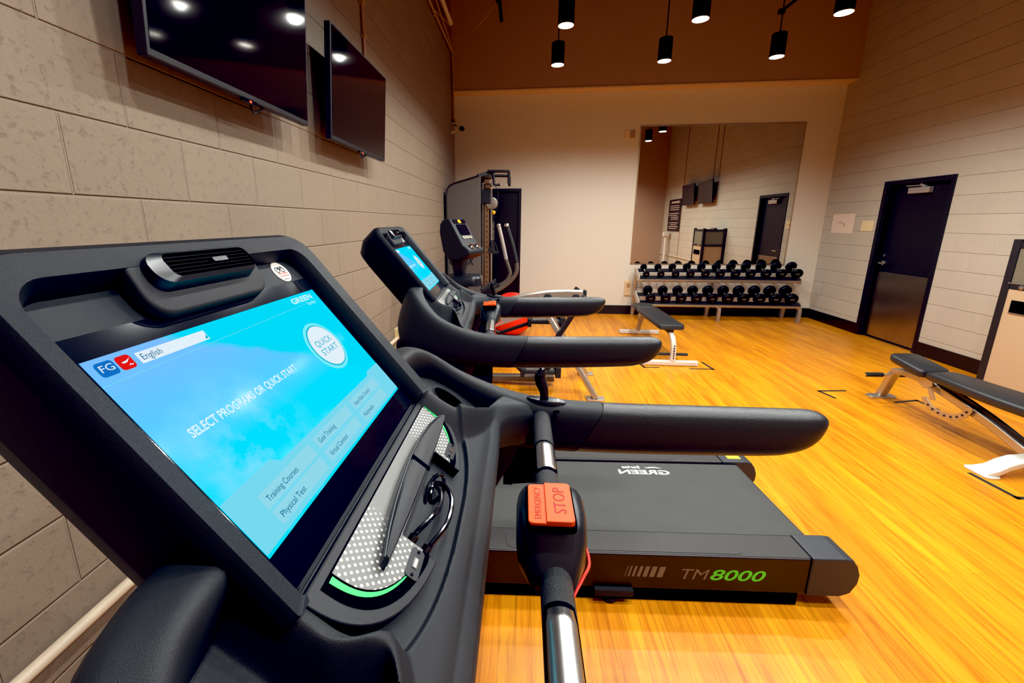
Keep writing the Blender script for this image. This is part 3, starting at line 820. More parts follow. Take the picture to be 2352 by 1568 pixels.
    # red safety cord looped round the bar and hanging
    cd = MB(); cd.tube(catmull([(.372, cy_+.035, 1.110), (.392, cy_+.02, 1.100), (.396, cy_-.02, 1.098), (.382, cy_-.055, 1.104), (.366, cy_-.085, 1.098), (.3665, cy_-.090, 1.06), (.3665, cy_-.088, 1.01), (.366, cy_-.084, .955)], 8), .0021, 8)
    cd.build('safety_cord', 'red_cord', root)

    # ---- running deck
    dy = -.020
    def sidebox(m_, x0_, x1_, y0_, y1_, z0_, z1_): m_.box((x0_, y0_+dy, z0_), (x1_, y1_+dy, z1_))
    for sgn in (-1, 1):
        f_ = MB()
        y0_, y1_ = (-.432, -.395) if sgn < 0 else (.395, .432)
        sidebox(f_, -.25, 1.655, y0_, y1_, .066, .232)
        f_.build('side_frame', 'frame_metal', root, 0, bevel=.006)
        r_ = MB()
        y0_, y1_ = (-.426, -.296) if sgn < 0 else (.296, .426)
        sidebox(r_, .30, 1.655, y0_, y1_, .205, .2345)
        ro = r_.build('foot_rail', 'rail_plastic', root, 0, bevel=.004)
        ya, yb_ = (-.418, -.308) if sgn < 0 else (.308, .418)
        MB().prism(rrect(.42, 1.40, ya+dy, yb_+dy, .035, 6), lambda a_, b_, n_: (a_, b_, n_), .233, .2362).build('foot_pad', 'rail_plastic', ro, 0, bevel=.0008)
        # rear cap
        cp = MB()
        prof = [(1.655, .060), (1.790, .060), (1.828, .078), (1.850, .125), (1.852, .165), (1.838, .205), (1.815, .236), (1.785, .240), (1.655, .240)]
        ya, yb_ = (-.437, -.292) if sgn < 0 else (.292, .437)
        cp.loft([[(x, ya+dy, z) for x, z in prof], [(x, yb_+dy, z) for x, z in prof]])
        co_ = cp.build('rear_cap', 'cap_plastic', root, 0, bevel=.007, bseg=3)
        if sgn > 0: MB().prism(rrect(1.700, 1.772, .325+dy, .385+dy, .003, 2), lambda a_, b_, n_: (a_, b_, n_), .2402, .2410).build('warning_label', 'yellow_print', co_, 0)
        # adjustable foot
        ft = MB(); yf = sgn*.418+dy
        ft.box((.79, yf-.035, .040), (.95, yf+.035, .07)); ft.lathe([(.030, 0.), (.034, .006), (.030, .022), (.012, .026), (.012, .045)], (.86, yf-.0, 0.), (0,0,1), 18)
        ft.build('rear_foot', 'rubber', root, 30)
        wh = MB(); wh.lathe([(.045, -.02), (.05, -.016), (.05, .016), (.045, .02)], (-.15, sgn*.36+dy, .05), (0,1,0), 24); wh.build('transport_wheel', 'rubber', root)
    u_ = MB(); sidebox(u_, -.25, 1.64, -.395, .395, .08, .185); u_.build('deck_core', 'black_frame', root, 0)
    u_ = MB(); sidebox(u_, -.22, 1.63, -.424, .424, .003, .066); u_.build('skid_and_shade', 'deep_black', root, 0)  # base skid; rear stretch is the shadow under the deck built in solid black
    bl = MB()
    prof = [(.10, .225), (1.64, .225)] + [(1.715+.033*sin(PI*k/10), .192+.033*cos(PI*k/10)) for k in range(11)] + [(1.64, .159), (.10, .159)]
    bl.loft([[(x, -.285+dy, z) for x, z in prof], [(x, .285+dy, z) for x, z in prof]])
    blo = bl.build('running_belt', 'belt', root, 30)
    # printing on the belt, upright for someone on the far side
    text_mesh('GREEN', .056, lambda x, y: (1.322-x, .152+y, .2256), 'white_print', 'belt_lettering', blo, .275, bold=.0016)
    text_mesh('Series', .034, lambda x, y: (1.175-x, .208+y, .2256), 'white_print', 'belt_lettering', blo, .100, bold=.001)
    MB().add([(1.295, .212, .2256), (1.255, .226, .2256), (1.225, .222, .2256), (1.195, .214, .2256), (1.225, .212, .2256), (1.255, .216, .2256)], [(0,1,2,3,4,5)]).build('belt_mark', 'white_print', blo, 0)
    # model name on the camera side
    yz = -.4325+dy
    sf = [o_ for o_ in root.children if o_.name.startswith('side_frame')][0]
    text_mesh('TM', .072, lambda x, y: (1.145+x, yz, .120+y), 'grey_print', 'side_lettering', sf, .112, shear=.25)
    text_mesh('8000', .072, lambda x, y: (1.262+x, yz, .120+y), 'green_print', 'side_lettering', sf, .222, shear=.25, bold=.0012)
    for i in range(7):
        wd = .003+.0034*i; x_ = .912 + sum(.003+.0034*k+.0105 for k in range(i))
        MB().add([(x_, yz, .125), (x_+wd, yz, .125), (x_+wd+.012, yz, .176), (x_+.012, yz, .176)], [(0,1,2,3)]).build('side_stripe', 'grey_print', sf, 0)
    # motor hood
    hd = MB()
    def hl(x, hw_, zt, p=5.): 
        out = []
        for k in range(40):
            a = PI*k/39; ca, sa = cos(a), sin(a); rr = (abs(ca)**p+abs(sa)**p)**(-1/p)
            out.append((x, dy+hw_*ca*rr, .07+(zt-.07)*sa*rr))
        return out
    hd.loft([hl(-.33, .30, .16), hl(-.31, .385, .24), hl(-.25, .395, .315), hl(-.10, .395, .335), hl(.10, .394, .322), hl(.24, .393, .275), hl(.30, .392, .236)])
    hd.build('motor_hood', 'black_frame', root, 40)
    # neck cross member between the uprights, behind the console
    MB().bar([(.03, CY-.42, 1.075), (.03, CY+.42, 1.075)], .10, .09).build('cross_member', 'plastic_dark', root, 0, bevel=.02)
    return root

O1 = (.8833, .5137, 0.)
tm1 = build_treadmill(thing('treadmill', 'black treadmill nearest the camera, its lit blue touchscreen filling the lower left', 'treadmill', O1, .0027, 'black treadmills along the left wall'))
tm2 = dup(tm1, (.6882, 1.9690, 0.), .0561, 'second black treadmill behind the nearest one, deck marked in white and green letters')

# ------------------------------------------------------------------ televisions
def build_tv(root):
    # local: back on x=0 (wall), screen faces +x, tilted forward a little; width along y
    R = Matrix.Rotation(math.radians(4), 3, 'Y')
    c = (.150, 0, 0)
    W, H = .925, .565
    b = MB(); b.box((-.035, -W/2, -H/2), (.0, W/2, H/2), R=R, c=c); b.build('tv_frame', 'black_frame', root, 0, bevel=.004)
    MB().box((-.075, -W*.30, -H*.38), (-.035, W*.30, H*.30), R=R, c=c).build('tv_back', 'black_frame', root, 0, bevel=.01)
    MB().box((-.001, -W/2+.012, -H/2+.022), (.0012, W/2-.012, H/2-.010), R=R, c=c).build('tv_screen', 'tv_screen', root, 0)
    m_ = MB(); m_.box((0, -.20, -.12), (.012, .20, .12)); m_.box((0, -.16, .06), (.09, -.12, .10)); m_.box((0, .12, .06), (.09, .16, .10)); m_.box((.0, -.02, -.04), (.09, .02, .04))
    m_.build('wall_bracket', 'gun_metal', root, 0, bevel=.003)
    lg = MB(); lg.box((-.012, -.045, -H/2-.012), (.002, .045, -H/2+.004), R=R, c=c); lo = lg.build('logo_tab', 'black_gloss', root, 0, bevel=.003)
    MB().box((.001, -.006, -H/2-.008), (.0035, .006, -H/2-.002), R=R, c=c).build('standby_light', 'led_red', lo, 0)
    MB().tube(catmull([tuple(R @ Vector((-.02, .03, -H/2)) + Vector(c)), tuple(R @ Vector((-.03, .07, -H/2-.028)) + Vector(c)), tuple(R @ Vector((-.02, .12, -H/2)) + Vector(c))], 6), .004, 8).build('tv_cable', 'rubber', root)
    return root
GT = 'wall-mounted televisions above the left wall treadmills'
tv1 = build_tv(thing('television', 'switched-off flat television nearest the camera, tilted out from the left wall', 'television', (0, 1.705, 2.296), 0, GT))
dup(tv1, (0, 2.885, 2.285), 0, 'second switched-off television on the left wall, further from the camera')
GT2 = 'televisions on the right wall seen in the mirror'
dup(tv1, (XR, 1.86, 2.30), PI, 'left one of the two televisions seen in the wall mirror, near the black sign', GT2)
dup(tv1, (XR, 3.05, 2.30), PI, 'right one of the two televisions seen in the wall mirror, above the tan cabinet', GT2)

# ------------------------------------------------------------------ pendant lights
def build_pendant(root):
    Rp, H = .073, .225
    b = MB(); b.lathe([(Rp*.985, .004), (Rp, .0), (Rp, H-.004), (Rp*.97, H), (.012, H), (.010, H+.03)], (0,0,0), (0,0,1), 32)
    b.build('lamp_shade', 'black_paint', root, 40)
    r = MB(); r.lathe([(Rp, .0), (Rp, -.004), (Rp*.94, -.004), (Rp*.94, .002)], (0,0,0), (0,0,1), 32); r.build('lamp_rim', 'white_paint', root)
    MB().lathe([(Rp*.93, -.0045), (Rp*.93, -.002)], (0,0,0), (0,0,1), 32).build('lamp_lens', 'lamp_glow', root)
    top = ZC-3.315
    MB().tube([(0, 0, H+.02), (0, 0, top-.03)], .006, 10).build('hanging_rod', 'black_paint', root)
    MB().lathe([(.05, top-.03), (.055, top-.02), (.055, top)], (0,0,0), (0,0,1), 20).build('ceiling_canopy', 'black_paint', root)
    return root
PX = (1.52, 2.70, 3.885); PYS = (5.58, 4.55, 3.50, 2.45, 1.40, .35)
colw = ('left', 'middle', 'right')
p0 = None
for j, py in enumerate(PYS):
    for i, px in enumerate(PX):
        if j == 0: lab = f'small black cylinder pendant light, {colw[i]} one of the far lower row'
        elif j == 1: lab = f'black cylinder pendant light cut off by the photo top, {colw[i]} one of three'
        else: lab = 'black cylinder pendant light hanging overhead out of the frame behind the visible rows'
        grp = 'pendant lights in the far row' if j == 0 else 'pendant lights in the closer row' if j == 1 else 'pendant lights above the frame'
        if p0 is None:
            p0 = build_pendant(thing('pendant_light', lab, 'light', (px, py, 3.315), 0, grp))
        else: dup(p0, (px, py, 3.315), 0, lab, grp)
        l = bpy.data.lights.new('pendant_lamp', 'SPOT'); l.energy = 92.; l.spot_size = math.radians(154); l.spot_blend = .45
        l.shadow_soft_size = .045; l.color = (.98, 1., .96)
        lo = bpy.data.objects.new('pendant_lamp', l); C.objects.link(lo); lo.location = (px, py, 3.30)

# ------------------------------------------------------------------ dumbbell rack and dumbbells
rk = thing('dumbbell_rack', 'two-tier silver dumbbell rack in front of the wall mirror', 'rack', (4.27, 7.30, 0))
FX = (-1.215, .0, 1.205)
TT = math.radians(27)          # tier tilt
def tier(yc, zc, name):
    RT = Matrix.Rotation(TT, 3, 'X')
    b = MB(); b.box((-1.22, -.145, -.010), (1.22, -.065, .012), R=RT, c=(0, yc, zc)); b.box((-1.22, .065, -.010), (1.22, .145, .012), R=RT, c=(0, yc, zc))
    t_ = b.build(name, 'black_frame', rk, 0, bevel=.004)
    f_ = MB(); f_.box((-1.22, -.160, -.045), (1.22, -.135, -.008), R=RT, c=(0, yc, zc)); f_.build('tier_beam', 'silver_paint', t_, 0, bevel=.004)
tier(.02, .735, 'upper_tier'); tier(-.07, .345, 'lower_tier')
for fx in FX:
    f_ = MB(); f_.bar([(fx, .245, 0), (fx, .19, .40), (fx, .155, .80)], .055, .075, up=(0,1,0)); f_.build('rack_post', 'silver_paint', rk, 0, bevel=.008)
    f_ = MB(); f_.bar(catmull([(fx+.03, -.155, 0), (fx+.03, -.165, .12), (fx+.03, -.155, .22), (fx+.03, -.11, .285), (fx+.03, .0, .315), (fx+.03, .20, .345)], 5), .065, .045, up=(0,0,1) if False else (1,0,0)); f_.build('rack_foot', 'silver_paint', rk, 0, bevel=.006)
    RT = Matrix.Rotation(TT, 3, 'X')
    f_ = MB(); f_.box((-.028, -.165, -.06), (.028, .16, -.012), R=RT, c=(fx, .02, .735)); f_.build('tier_bracket', 'silver_paint', rk, 0, bevel=.006)
    f_ = MB(); f_.box((-.028, -.165, -.06), (.028, .26, -.012), R=RT, c=(fx, -.07, .345)); f_.build('tier_bracket', 'silver_paint', rk, 0, bevel=.006)
# side plate at the left end of the rack, white end plates of the tiers
for yc, zc in ((.02, .735), (-.07, .345)):
    MB().box((-.012, -.16, -.05), (.0, .15, .055), R=Matrix.Rotation(TT, 3, 'X'), c=(-1.225, yc, zc)).build('end_plate', 'white_paint', rk, 0, bevel=.006)
def build_dumbbell(root, s=1.):
    # axis along local y, resting height 0 at the axis
    for sg in (-1, 1):
        h_ = MB(); R_ = .082*s
        h_.lathe([(R_*.55, 0), (R_*.92, .004), (R_, .014), (R_, .046*s), (R_*.93, .057*s), (R_*.62, .061*s), (R_*.58, .057*s), (.001, .057*s)], (0, sg*.078, 0), (0, sg, 0), 20)
        ho = h_.build('dumbbell_head', 'dumbbell_rubber', root, 40)
        if sg < 0: MB().box((-R_*.32, -.078-.0605*s, -R_*.05), (R_*.32, -.078-.057*s, R_*.17)).build('weight_mark', 'grey_print', ho, 0)
    k = MB(); k.lathe([(.014, -.080), (.0175, -.04), (.0185, 0), (.0175, .04), (.014, .080)], (0,0,0), (0,1,0), 14); k.build('grip', 'chrome', root)
    return root
words = ['first', 'second', 'third', 'fourth', 'fifth', 'sixth', 'seventh', 'eighth', 'ninth', 'tenth', 'eleventh']
small = build_dumbbell(thing('dumbbell', 'x', 'dumbbell'), .80); big = build_dumbbell(thing('dumbbell', 'x', 'dumbbell'), 1.03)
def place_db(src, first, x, y, z, lab, grp, sc=1.):
    o = src if first else dup(src)
    o.location = (x, y, z); o.rotation_euler = (TT, 0, random.uniform(-.012, .012)); o['label'] = lab; o['group'] = grp; o.scale = (sc, 1, sc)
for i in range(11):
    x = 3.145 + i*.2265; sc = .80 + .045*i
    hq = .0135+.0656*sc
    place_db(small, i == 0, x, 7.320-sin(TT)*hq, .735+cos(TT)*hq, f'black round dumbbell on the upper rack tier, {words[i]} from the left end', 'dumbbells on the upper rack tier', sc)
for i in range(10):
    x = 3.215 + i*.235; sc = .90 + .022*i
    hq = .0135+.0845*sc
    place_db(big, i == 0, x, 7.230-sin(TT)*hq, .345+cos(TT)*hq, f'black round dumbbell on the lower rack tier, {words[i]} from the left end', 'dumbbells on the lower rack tier', sc)

# ------------------------------------------------------------------ flat bench near the rack
fb = thing('flat_bench', 'black-padded flat bench on a white frame standing before the dumbbell rack', 'bench', (2.83, 5.50, 0))
def pad(m_, x0_, x1_, y0_, y1_, z0_, z1_, rad=.03, e=.012):
    p1 = rrect(x0_, x1_, y0_, y1_, rad, 5); cx = (x0_+x1_)/2; cy = (y0_+y1_)/2
    ins = lambda d: [(cx+(x-cx)*(1-2*d/(x1_-x0_)), cy+(y-cy)*(1-2*d/(y1_-y0_))) for x, y in p1]
    m_.loft([[(x, y, z0_) for x, y in ins(e)], [(x, y, z0_+e*.7) for x, y in p1], [(x, y, z1_-e) for x, y in p1], [(x, y, z1_-e*.25) for x, y in ins(e*.5)], [(x, y, z1_) for x, y in ins(e*1.6)]])
b = MB(); pad(b, -.135, .135, -.66, .39, .395, .455); b.build('back_pad', 'vinyl', fb, 40)
b = MB(); pad(b, -.125, .125, .405, .70, .395, .455); b.build('seat_pad', 'vinyl', fb, 40)
b = MB(); b.bar([(0, -.62, .375), (0, .66, .375)], .07, .04); b.build('spine', 'black_frame', fb, 0, bevel=.004)
b = MB(); b.bar([(-.29, -.70, .030), (.29, -.70, .030)], .06, .055); b.build('foot_bar', 'white_paint', fb, 0, bevel=.012)
b = MB(); b.bar([(-.26, .72, .030), (.29, .72, .030)], .06, .055); b.build('foot_bar', 'white_paint', fb, 0, bevel=.012)
b = MB(); b.bar(catmull([(.02, -.70, .05), (.025, -.685, .18), (.02, -.64, .29), (.0, -.56, .37)], 5), .065, .05, up=(1,0,0)); b.build('front_post', 'white_paint', fb, 0, bevel=.008)
b = MB(); b.bar(catmull([(.0, .72, .05), (.01, .70, .16), (.02, .62, .28), (.0, .52, .37)], 5), .06, .05, up=(1,0,0)); b.build('rear_post', 'silver_paint', fb, 0, bevel=.008)
b = MB()
for i in range(6): b.lathe([(.009, 0), (.009, .004)], (.022, -.728, .09+.028*i), (0,-1,0), 10)
b.build('adjustment_hole', 'black_print', fb)
b = MB(); b.tube([(-.18, -.665, .12), (.19, -.665, .12)], .016, 12); b.build('foot_roller', 'rubber', fb)
b = MB()
for x in (-.285, .285): b.bar([(x-.012, -.70, .028), (x+.012, -.70, .028)], .064, .056)
b.build('end_cap', 'white_paint', fb, 0, bevel=.01)

# ------------------------------------------------------------------ incline bench at the right
ib = thing('incline_bench', 'adjustable bench with black pads and silver legs at the right edge', 'bench', (4.36, 3.40, 0), .05)
b = MB()
def bpad(outline, z0_, z1_, tilt, hinge):
    """outline in local (x, y); tilt: slope along y about hinge"""
    cx = sum(p[0] for p in outline)/len(outline); cy = sum(p[1] for p in outline)/len(outline)
    def lp(sc_, z): 
        out = []
        for x, y in outline:
            X = cx+(x-cx)*sc_; Y = cy+(y-cy)*(1-(1-sc_)*.45)
            out.append((X, Y, z + tilt*(Y-hinge)))
        return out
    m_ = MB(); m_.loft([lp(.90, z0_), lp(.99, z0_+.012), lp(1., z1_-.02), lp(.965, z1_-.006), lp(.88, z1_)])
    return m_
seat = rrect(-.115, .125, .09, .40, [.04, .05, .05, .05], 6)
bpad(seat, .385, .445, .16, .1).build('seat_pad', 'vinyl', ib, 50)
bk = catmull([(-.105, .055, 0), (-.135, -.20, 0), (-.150, -.45, 0), (-.135, -.72, 0), (-.10, -.86, 0), (.0, -.885, 0), (.10, -.86, 0), (.135, -.72, 0), (.150, -.45, 0), (.135, -.20, 0), (.105, .055, 0), (.0, .065, 0), (-.105, .055, 0)], 4)[:-1]
bpad([(p[0], p[1]) for p in bk], .385, .450, .0, 0).build('back_pad', 'vinyl', ib, 50)
b = MB(); b.bar([(0, .05, .372), (0, -.70, .372)], .06, .03); b.build('pad_plate', 'black_frame', ib, 0, bevel=.004)
b = MB(); b.bar(catmull([(.13, .655, .012), (.115, .60, .12), (.09, .54, .23), (.06, .47, .305), (.03, .36, .335), (.0, .22, .345), (.0, .10, .345)], 5), .055, .07, up=(1,0,0)); b.build('front_leg', 'silver_paint', ib, 30, bevel=.012)
b = MB(); pts_ = rrect(.02, .25, .61, .70, .03, 5); b.prism(pts_, lambda a_, c_, n_: (a_, c_, n_), 0, .014); b.build('foot_plate', 'silver_paint', ib, 30, bevel=.003)
b = MB(); b.bar(catmull([(.0, .16, .345), (.0, -.10, .285), (.0, -.35, .215), (.0, -.55, .140), (.0, -.64, .10), (.0, -.69, .06)], 5), .06, .055, up=(1,0,0)); b.build('main_beam', 'silver_paint', ib, 30, bevel=.01)
b = MB(); b.bar(catmull([(.0, .10, .378), (.0, -.10, .318), (.0, -.35, .247), (.0, -.56, .168)], 4), .064, .02, up=(1,0,0)); b.build('beam_cover', 'black_frame', ib, 30, bevel=.004)
b = MB(); 
arc = [(-.035, .12+.0, .0)]
ap = [(-.04, -.065 + .165*cos(t_), .270+.125*sin(t_)*1.0) for t_ in [PI*(1.02+.86*k/14) for k in range(15)]]
b.bar(ap, .006, .035, up=(1,0,0)) if False else b.loft([[(x_, -.065+(r_*1.30)*cos(t_), .285+r_*sin(t_)) for x_, r_ in ((-.048, .150), (-.048, .112), (-.040, .112), (-.040, .150))] for t_ in [PI*(1.0+.86*k/16) for k in range(17)]])
so_ = b.build('adjuster_arc', 'bronze_post', ib, 30, bevel=.002)
so_.data.materials[0] = MATS['silver_paint']
b = MB()
for k in range(8):
    t_ = PI*(1.10+.62*k/7); b.lathe([(.008, 0), (.008, .003)], (-.0485, -.065+.131*1.3*cos(t_), .285+.131*sin(t_)), (-1,0,0), 10)
b.build('adjuster_hole', 'black_print', so_)
b = MB(); b.prism([(.15, .385), (.05, .385), (.045, .33), (.10, .295), (.155, .32)], lambda a_, c_, n_: (n_, a_, c_), -.052, -.044); b.prism([(.075, .315), (.035, .32), (-.01, .245), (.03, .230)], lambda a_, c_, n_: (n_, a_, c_), -.058, -.052)
b.build('hinge_plate', 'silver_paint', ib, 0, bevel=.003)
b = MB(); b.tube([(-.13, .555, .245), (.22, .555, .245)], .012, 12); b.build('handle_rod', 'chrome', ib)
for xa, xb in ((-.115, .02), (.12, .215)): MB().tube([(xa, .555, .245), (xb, .555, .245)], .020, 14).build('handle_grip', 'rubber', ib)
b = MB(); b.loft([[(-.31, -.60+dy_, 0.0+z_) for dy_, z_ in ((-.06, 0), (.06, 0), (.06, .012), (-.06, .012))]] + [[(x_, -.63+dy_*.9, z0_+z_) for dy_, z_ in ((-.055, 0), (.055, 0), (.055, .04), (-.055, .04))] for x_, z0_ in ((-.25, .015), (-.19, .052), (-.12, .078), (-.02, .088), (.10, .088), (.20, .06), (.27, .02))] + [[(.31, -.60+dy_, z_) for dy_, z_ in ((-.06, 0), (.06, 0), (.06, .012), (-.06, .012))]])
b.build('rear_foot', 'white_paint', ib, 45, bevel=.006)
for x_ in (-.29, .29):
    b = MB(); b.prism(rrect(x_-.035, x_+.06 if x_ < 0 else x_+.035, -.69, -.53, .03, 5), lambda a_, c_, n_: (a_, c_, n_), 0, .012)
    b.build('rear_foot_plate', 'white_paint', ib, 30, bevel=.003)
b = MB(); b.lathe([(.028, -.012), (.032, -.008), (.032, .008), (.028, .012)], (-.03, -.70, .035), (1,0,0), 18); b.lathe([(.028, -.012), (.032, -.008), (.032, .008), (.028, .012)], (.05, -.70, .035), (1,0,0), 18); b.build('roller_wheel', 'rubber', ib)

# ------------------------------------------------------------------ tape marks
def tape(pts, lab):
    m_ = MB(); w_ = .028
    for a_, b_ in zip(pts, pts[1:]):
        a_ = Vector((*a_, 0)); b_ = Vector((*b_, 0)); d_ = (b_-a_).normalized(); nrm = Vector((-d_.y, d_.x, 0))*w_/2
        a_ = a_ - d_*w_/2; b_ = b_ + d_*w_/2
        m_.add([a_-nrm+Vector((0,0,.0012)), b_-nrm+Vector((0,0,.0012)), b_+nrm+Vector((0,0,.0012)), a_+nrm+Vector((0,0,.0012))], [(0,1,2,3)])
    o = m_.build('floor_tape', 'tape', None, 0, recalc=False); tag(o, lab, 'tape', 'black tape corners on the floor')
tape([(3.02, 4.70), (3.255, 4.70), (3.23, 4.94)], 'black tape corner on the floor beside the front foot of the flat bench')
tape([(2.50, 4.86), (2.53, 4.70), (2.68, 4.71)], 'black tape corner under the flat bench foot, behind the treadmill grip end')
tape([(4.235, 4.178), (3.985, 4.145), (4.02, 3.985)], 'black tape corner on open floor left of the incline bench front foot')
tape([(4.49, 3.93), (4.71, 3.99), (4.72, 3.80)], 'black tape corner on the floor under the incline bench seat')
tape([(4.035, 2.755), (4.055, 2.51), (4.20, 2.515)], 'black tape corner in front of the white rear foot at the right edge')

# ------------------------------------------------------------------ exercise ball
bl = thing('exercise_ball', 'large red exercise ball on the floor beyond the elliptical trainer', 'ball', (1.03, 6.02, 0))
m_ = MB(); m_.sphere((0, 0, .302), .302, 48, 32); 
for k in range(-3, 4): pass
m_.build('ball_skin', 'red_rubber', bl, 60)
MB().lathe([(.018, 0), (.020, .004), (.012, .008)], (.05, -.2965, .32), (.16, -1, .05), 14).build('ball_plug', 'white_print', bl)

# ------------------------------------------------------------------ elliptical trainer
el = thing('elliptical_trainer', 'dark elliptical trainer with silver legs behind the second treadmill', 'elliptical trainer', (0, 4.08, 0))
def hexa(m_, P0, P1): m_.loft([P0, P1])
CA = math.radians(-24)
def CR(p):
    x, y, z = p[0]-.57, p[1], p[2]
    return (.57+x*cos(CA)-y*sin(CA), x*sin(CA)+y*cos(CA), z)
b = MB()
prof = [(.445, 1.47), (.452, 1.545), (.480, 1.580), (.535, 1.600), (.565, 1.585), (.655, 1.44), (.700, 1.365), (.765, 1.325), (.775, 1.285), (.74, 1.255), (.66, 1.225), (.55, 1.215), (.48, 1.300)]
b.loft([[CR((x, -.135, z)) for x, z in prof], [CR((x, .135, z)) for x, z in prof]])
b.build('console_head', 'plastic_dark', el, 30, bevel=.016, bseg=3)
def ef(y_, s_, n_):   # on the console face
    a0 = Vector((.558, 0, 1.596)); a1 = Vector((.675, 0, 1.402)); d_ = (a1-a0).normalized(); nn = Vector((-d_.z, 0, d_.x))
    p = a0 + d_*s_ + nn*n_; return CR((p.x, y_, p.z))
MB().prism(rrect(-.085, .085, .065, .175, .01, 4), ef, -.002, .006).build('console_screen', 'bezel_glass', el, 0)
MB().prism(rrect(-.105, .105, .012, .055, .006, 4), ef, -.002, .005).build('console_display', 'black_gloss', el, 0)
MB().prism(rrect(-.022, .022, .018, .050, .003, 3), ef, .005, .006).build('digit_display', 'led_amber', el, 0)
for y_ in (-.066, -.033, 0, .033, .066): MB().prism(rrect(y_-.012, y_+.012, .185, .215, .006, 4), ef, -.004, .009).build('console_key', 'silver_paint', el, 0)
for y_ in (-.05, .05):
    b = MB(); b.lathe([(.028, 0), (.031, .012), (.022, .024)], CR((.735, y_, 1.340)), (.55, -.2, .8), 18); b.build('console_knob', 'chrome', el)
b = MB(); b.loft([[(x+.575, y*.9, z) for x, y in rrect(-.052, .060, -.075, .075, .03, 4)] for z in (.98, 1.10)] + [[CR((x+.575, y, 1.26)) for x, y in rrect(-.06, .075, -.09, .09, .03, 4)]]); b.build('console_neck', 'black_frame', el, 40)
b = MB(); b.loft([[(.62+x*1.0, y, z) for x, y in rrect(-.17, .17, -.15, .15, .08, 6)] for z in (.985, 1.0, 1.055)] + [[(.62+x*.9, y*.9, 1.075) for x, y in rrect(-.17, .17, -.15, .15, .08, 6)]]); b.build('accessory_tray', 'plastic_smooth', el, 40)
b = MB(); b.loft([[(x*1.0+.45, y, z) for x, y in rrect(-.28+.03*k, .36-.03*k, -.19+.01*k, .19-.01*k, .09, 6)] for k, z in enumerate((.06, .30, .55, .75, .90, .99))]); b.build('front_shroud', 'grey_panel_paint', el, 40)
b = MB(); b.bar([(.30, -.33, .04), (.30, .33, .04)], .09, .06); b.bar([(.30, 0, .05), (1.50, 0, .07)], .09, .06); b.build('base_frame', 'gun_metal', el, 0, bevel=.01)
for sg in (-1, 1):
    y_ = sg*.30
    # moving arm: bent tube from the pivot to a tall grip
    P_ = [(.91, y_, .955), (1.00, y_, 1.005), (1.075, y_, 1.07), (1.118, y_, 1.14), (1.118, y_, 1.22), (1.085, y_, 1.36), (1.032, y_, 1.525)] if sg < 0 else [(.90, y_, .92), (1.00, y_, .975), (1.045, y_, 1.05), (1.035, y_, 1.11), (1.005, y_, 1.20), (.965, y_, 1.38), (.930, y_, 1.52)]
    b = MB(); b.tube(catmull(P_, 6), .017, 12); ao = b.build('moving_arm', 'gun_metal', el)
    b = MB(); b.tube(catmull(P_[4:], 5), .0185, 12); b.build('arm_grip', 'rubber' if sg < 0 else 'silver_plate', ao)
    b = MB(); b.lathe([(.016, 0), (.021, .006), (.017, .024), (.002, .030)], P_[-1], (-.2, 0, 1), 14); b.build('arm_tip', 'chrome', ao)
    b = MB(); b.bar([(.80, y_*.8, .82), (.94, y_, .95), (.91, y_, .98), (.76, y_*.8, .88)], .03, .06); b.build('arm_pivot', 'black_frame', el, 0, bevel=.01)
    # rear leg
    b = MB(); b.bar([(1.34, sg*.05, .86), (1.42, sg*.12, .72), (1.855, sg*.335, .012)], .05, .085, up=(0,1,0)); b.build('rear_leg', 'silver_paint', el, 0, bevel=.012)
    b = MB(); b.prism(rrect(1.77, 1.93, sg*.335-.05, sg*.335+.05, .02, 4), lambda a_, c_, n_: (a_, c_, n_), 0, .014); b.build('foot_plate', 'silver_paint', el, 0, bevel=.003)
    # pedal and its arm
    px_, pz_ = (1.36, .20) if sg < 0 else (1.42, .58)
    b = MB(); b.loft([[(px_+x_, sg*.20+y__, pz_+z_) for x_, y__ in rrect(-.18, .18, -.075, .075, .04, 5)] for z_ in (0, .03)]); b.box((px_-.19, sg*.20-.085, pz_-.03), (px_-.15, sg*.20+.085, pz_+.05)); b.box((px_+.13, sg*.20-.085, pz_-.03), (px_+.18, sg*.20+.085, pz_+.07))
    po = b.build('pedal', 'rubber', el, 40, bevel=.006)
    MB().box((px_-.14, sg*.20-.06, pz_+.031), (px_+.12, sg*.20+.06, pz_+.038)).build('pedal_pad', 'grey_panel_paint', po, 0, bevel=.003)
    b = MB(); b.bar([(px_-.15, sg*.24, pz_-.01), (.95, sg*.25, .45), (.66, sg*.24, .55)], .03, .05, up=(0,1,0)); b.build('pedal_arm', 'black_frame', el, 0, bevel=.006)
    b = MB(); b.bar([(1.72, sg*.26, .93), (1.50, sg*.24, .55), (px_+.05, sg*.22, pz_+.0)], .04, .075, up=(0,1,0)); b.build('swing_link', 'black_frame', el, 0, bevel=.008)
b = MB(); b.loft([[(x_, a_*.028, z_+b_*h_) for a_, b_ in ((-1,-1),(1,-1),(1,1),(-1,1))] for x_, z_, h_ in ((.72, .70, .03), (.93, .80, .034), (1.20, .868, .038), (1.42, .898, .042), (1.60, .904, .044), (1.74, .898, .046))])
ro = b.build('arched_rail', 'silver_paint', el, 60, bevel=.014)
MB().box((1.74, -.030, .850), (1.768, .030, .946)).build('rail_end_cap', 'rubber', ro, 0, bevel=.008)
for x_ in (1.41, 1.67):
    b = MB(); b.lathe([(.036, -.034), (.042, -.028), (.042, .028), (.036, .034)], (x_, 0, .868), (0,1,0), 20); b.build('rail_bushing', 'rubber', ro)
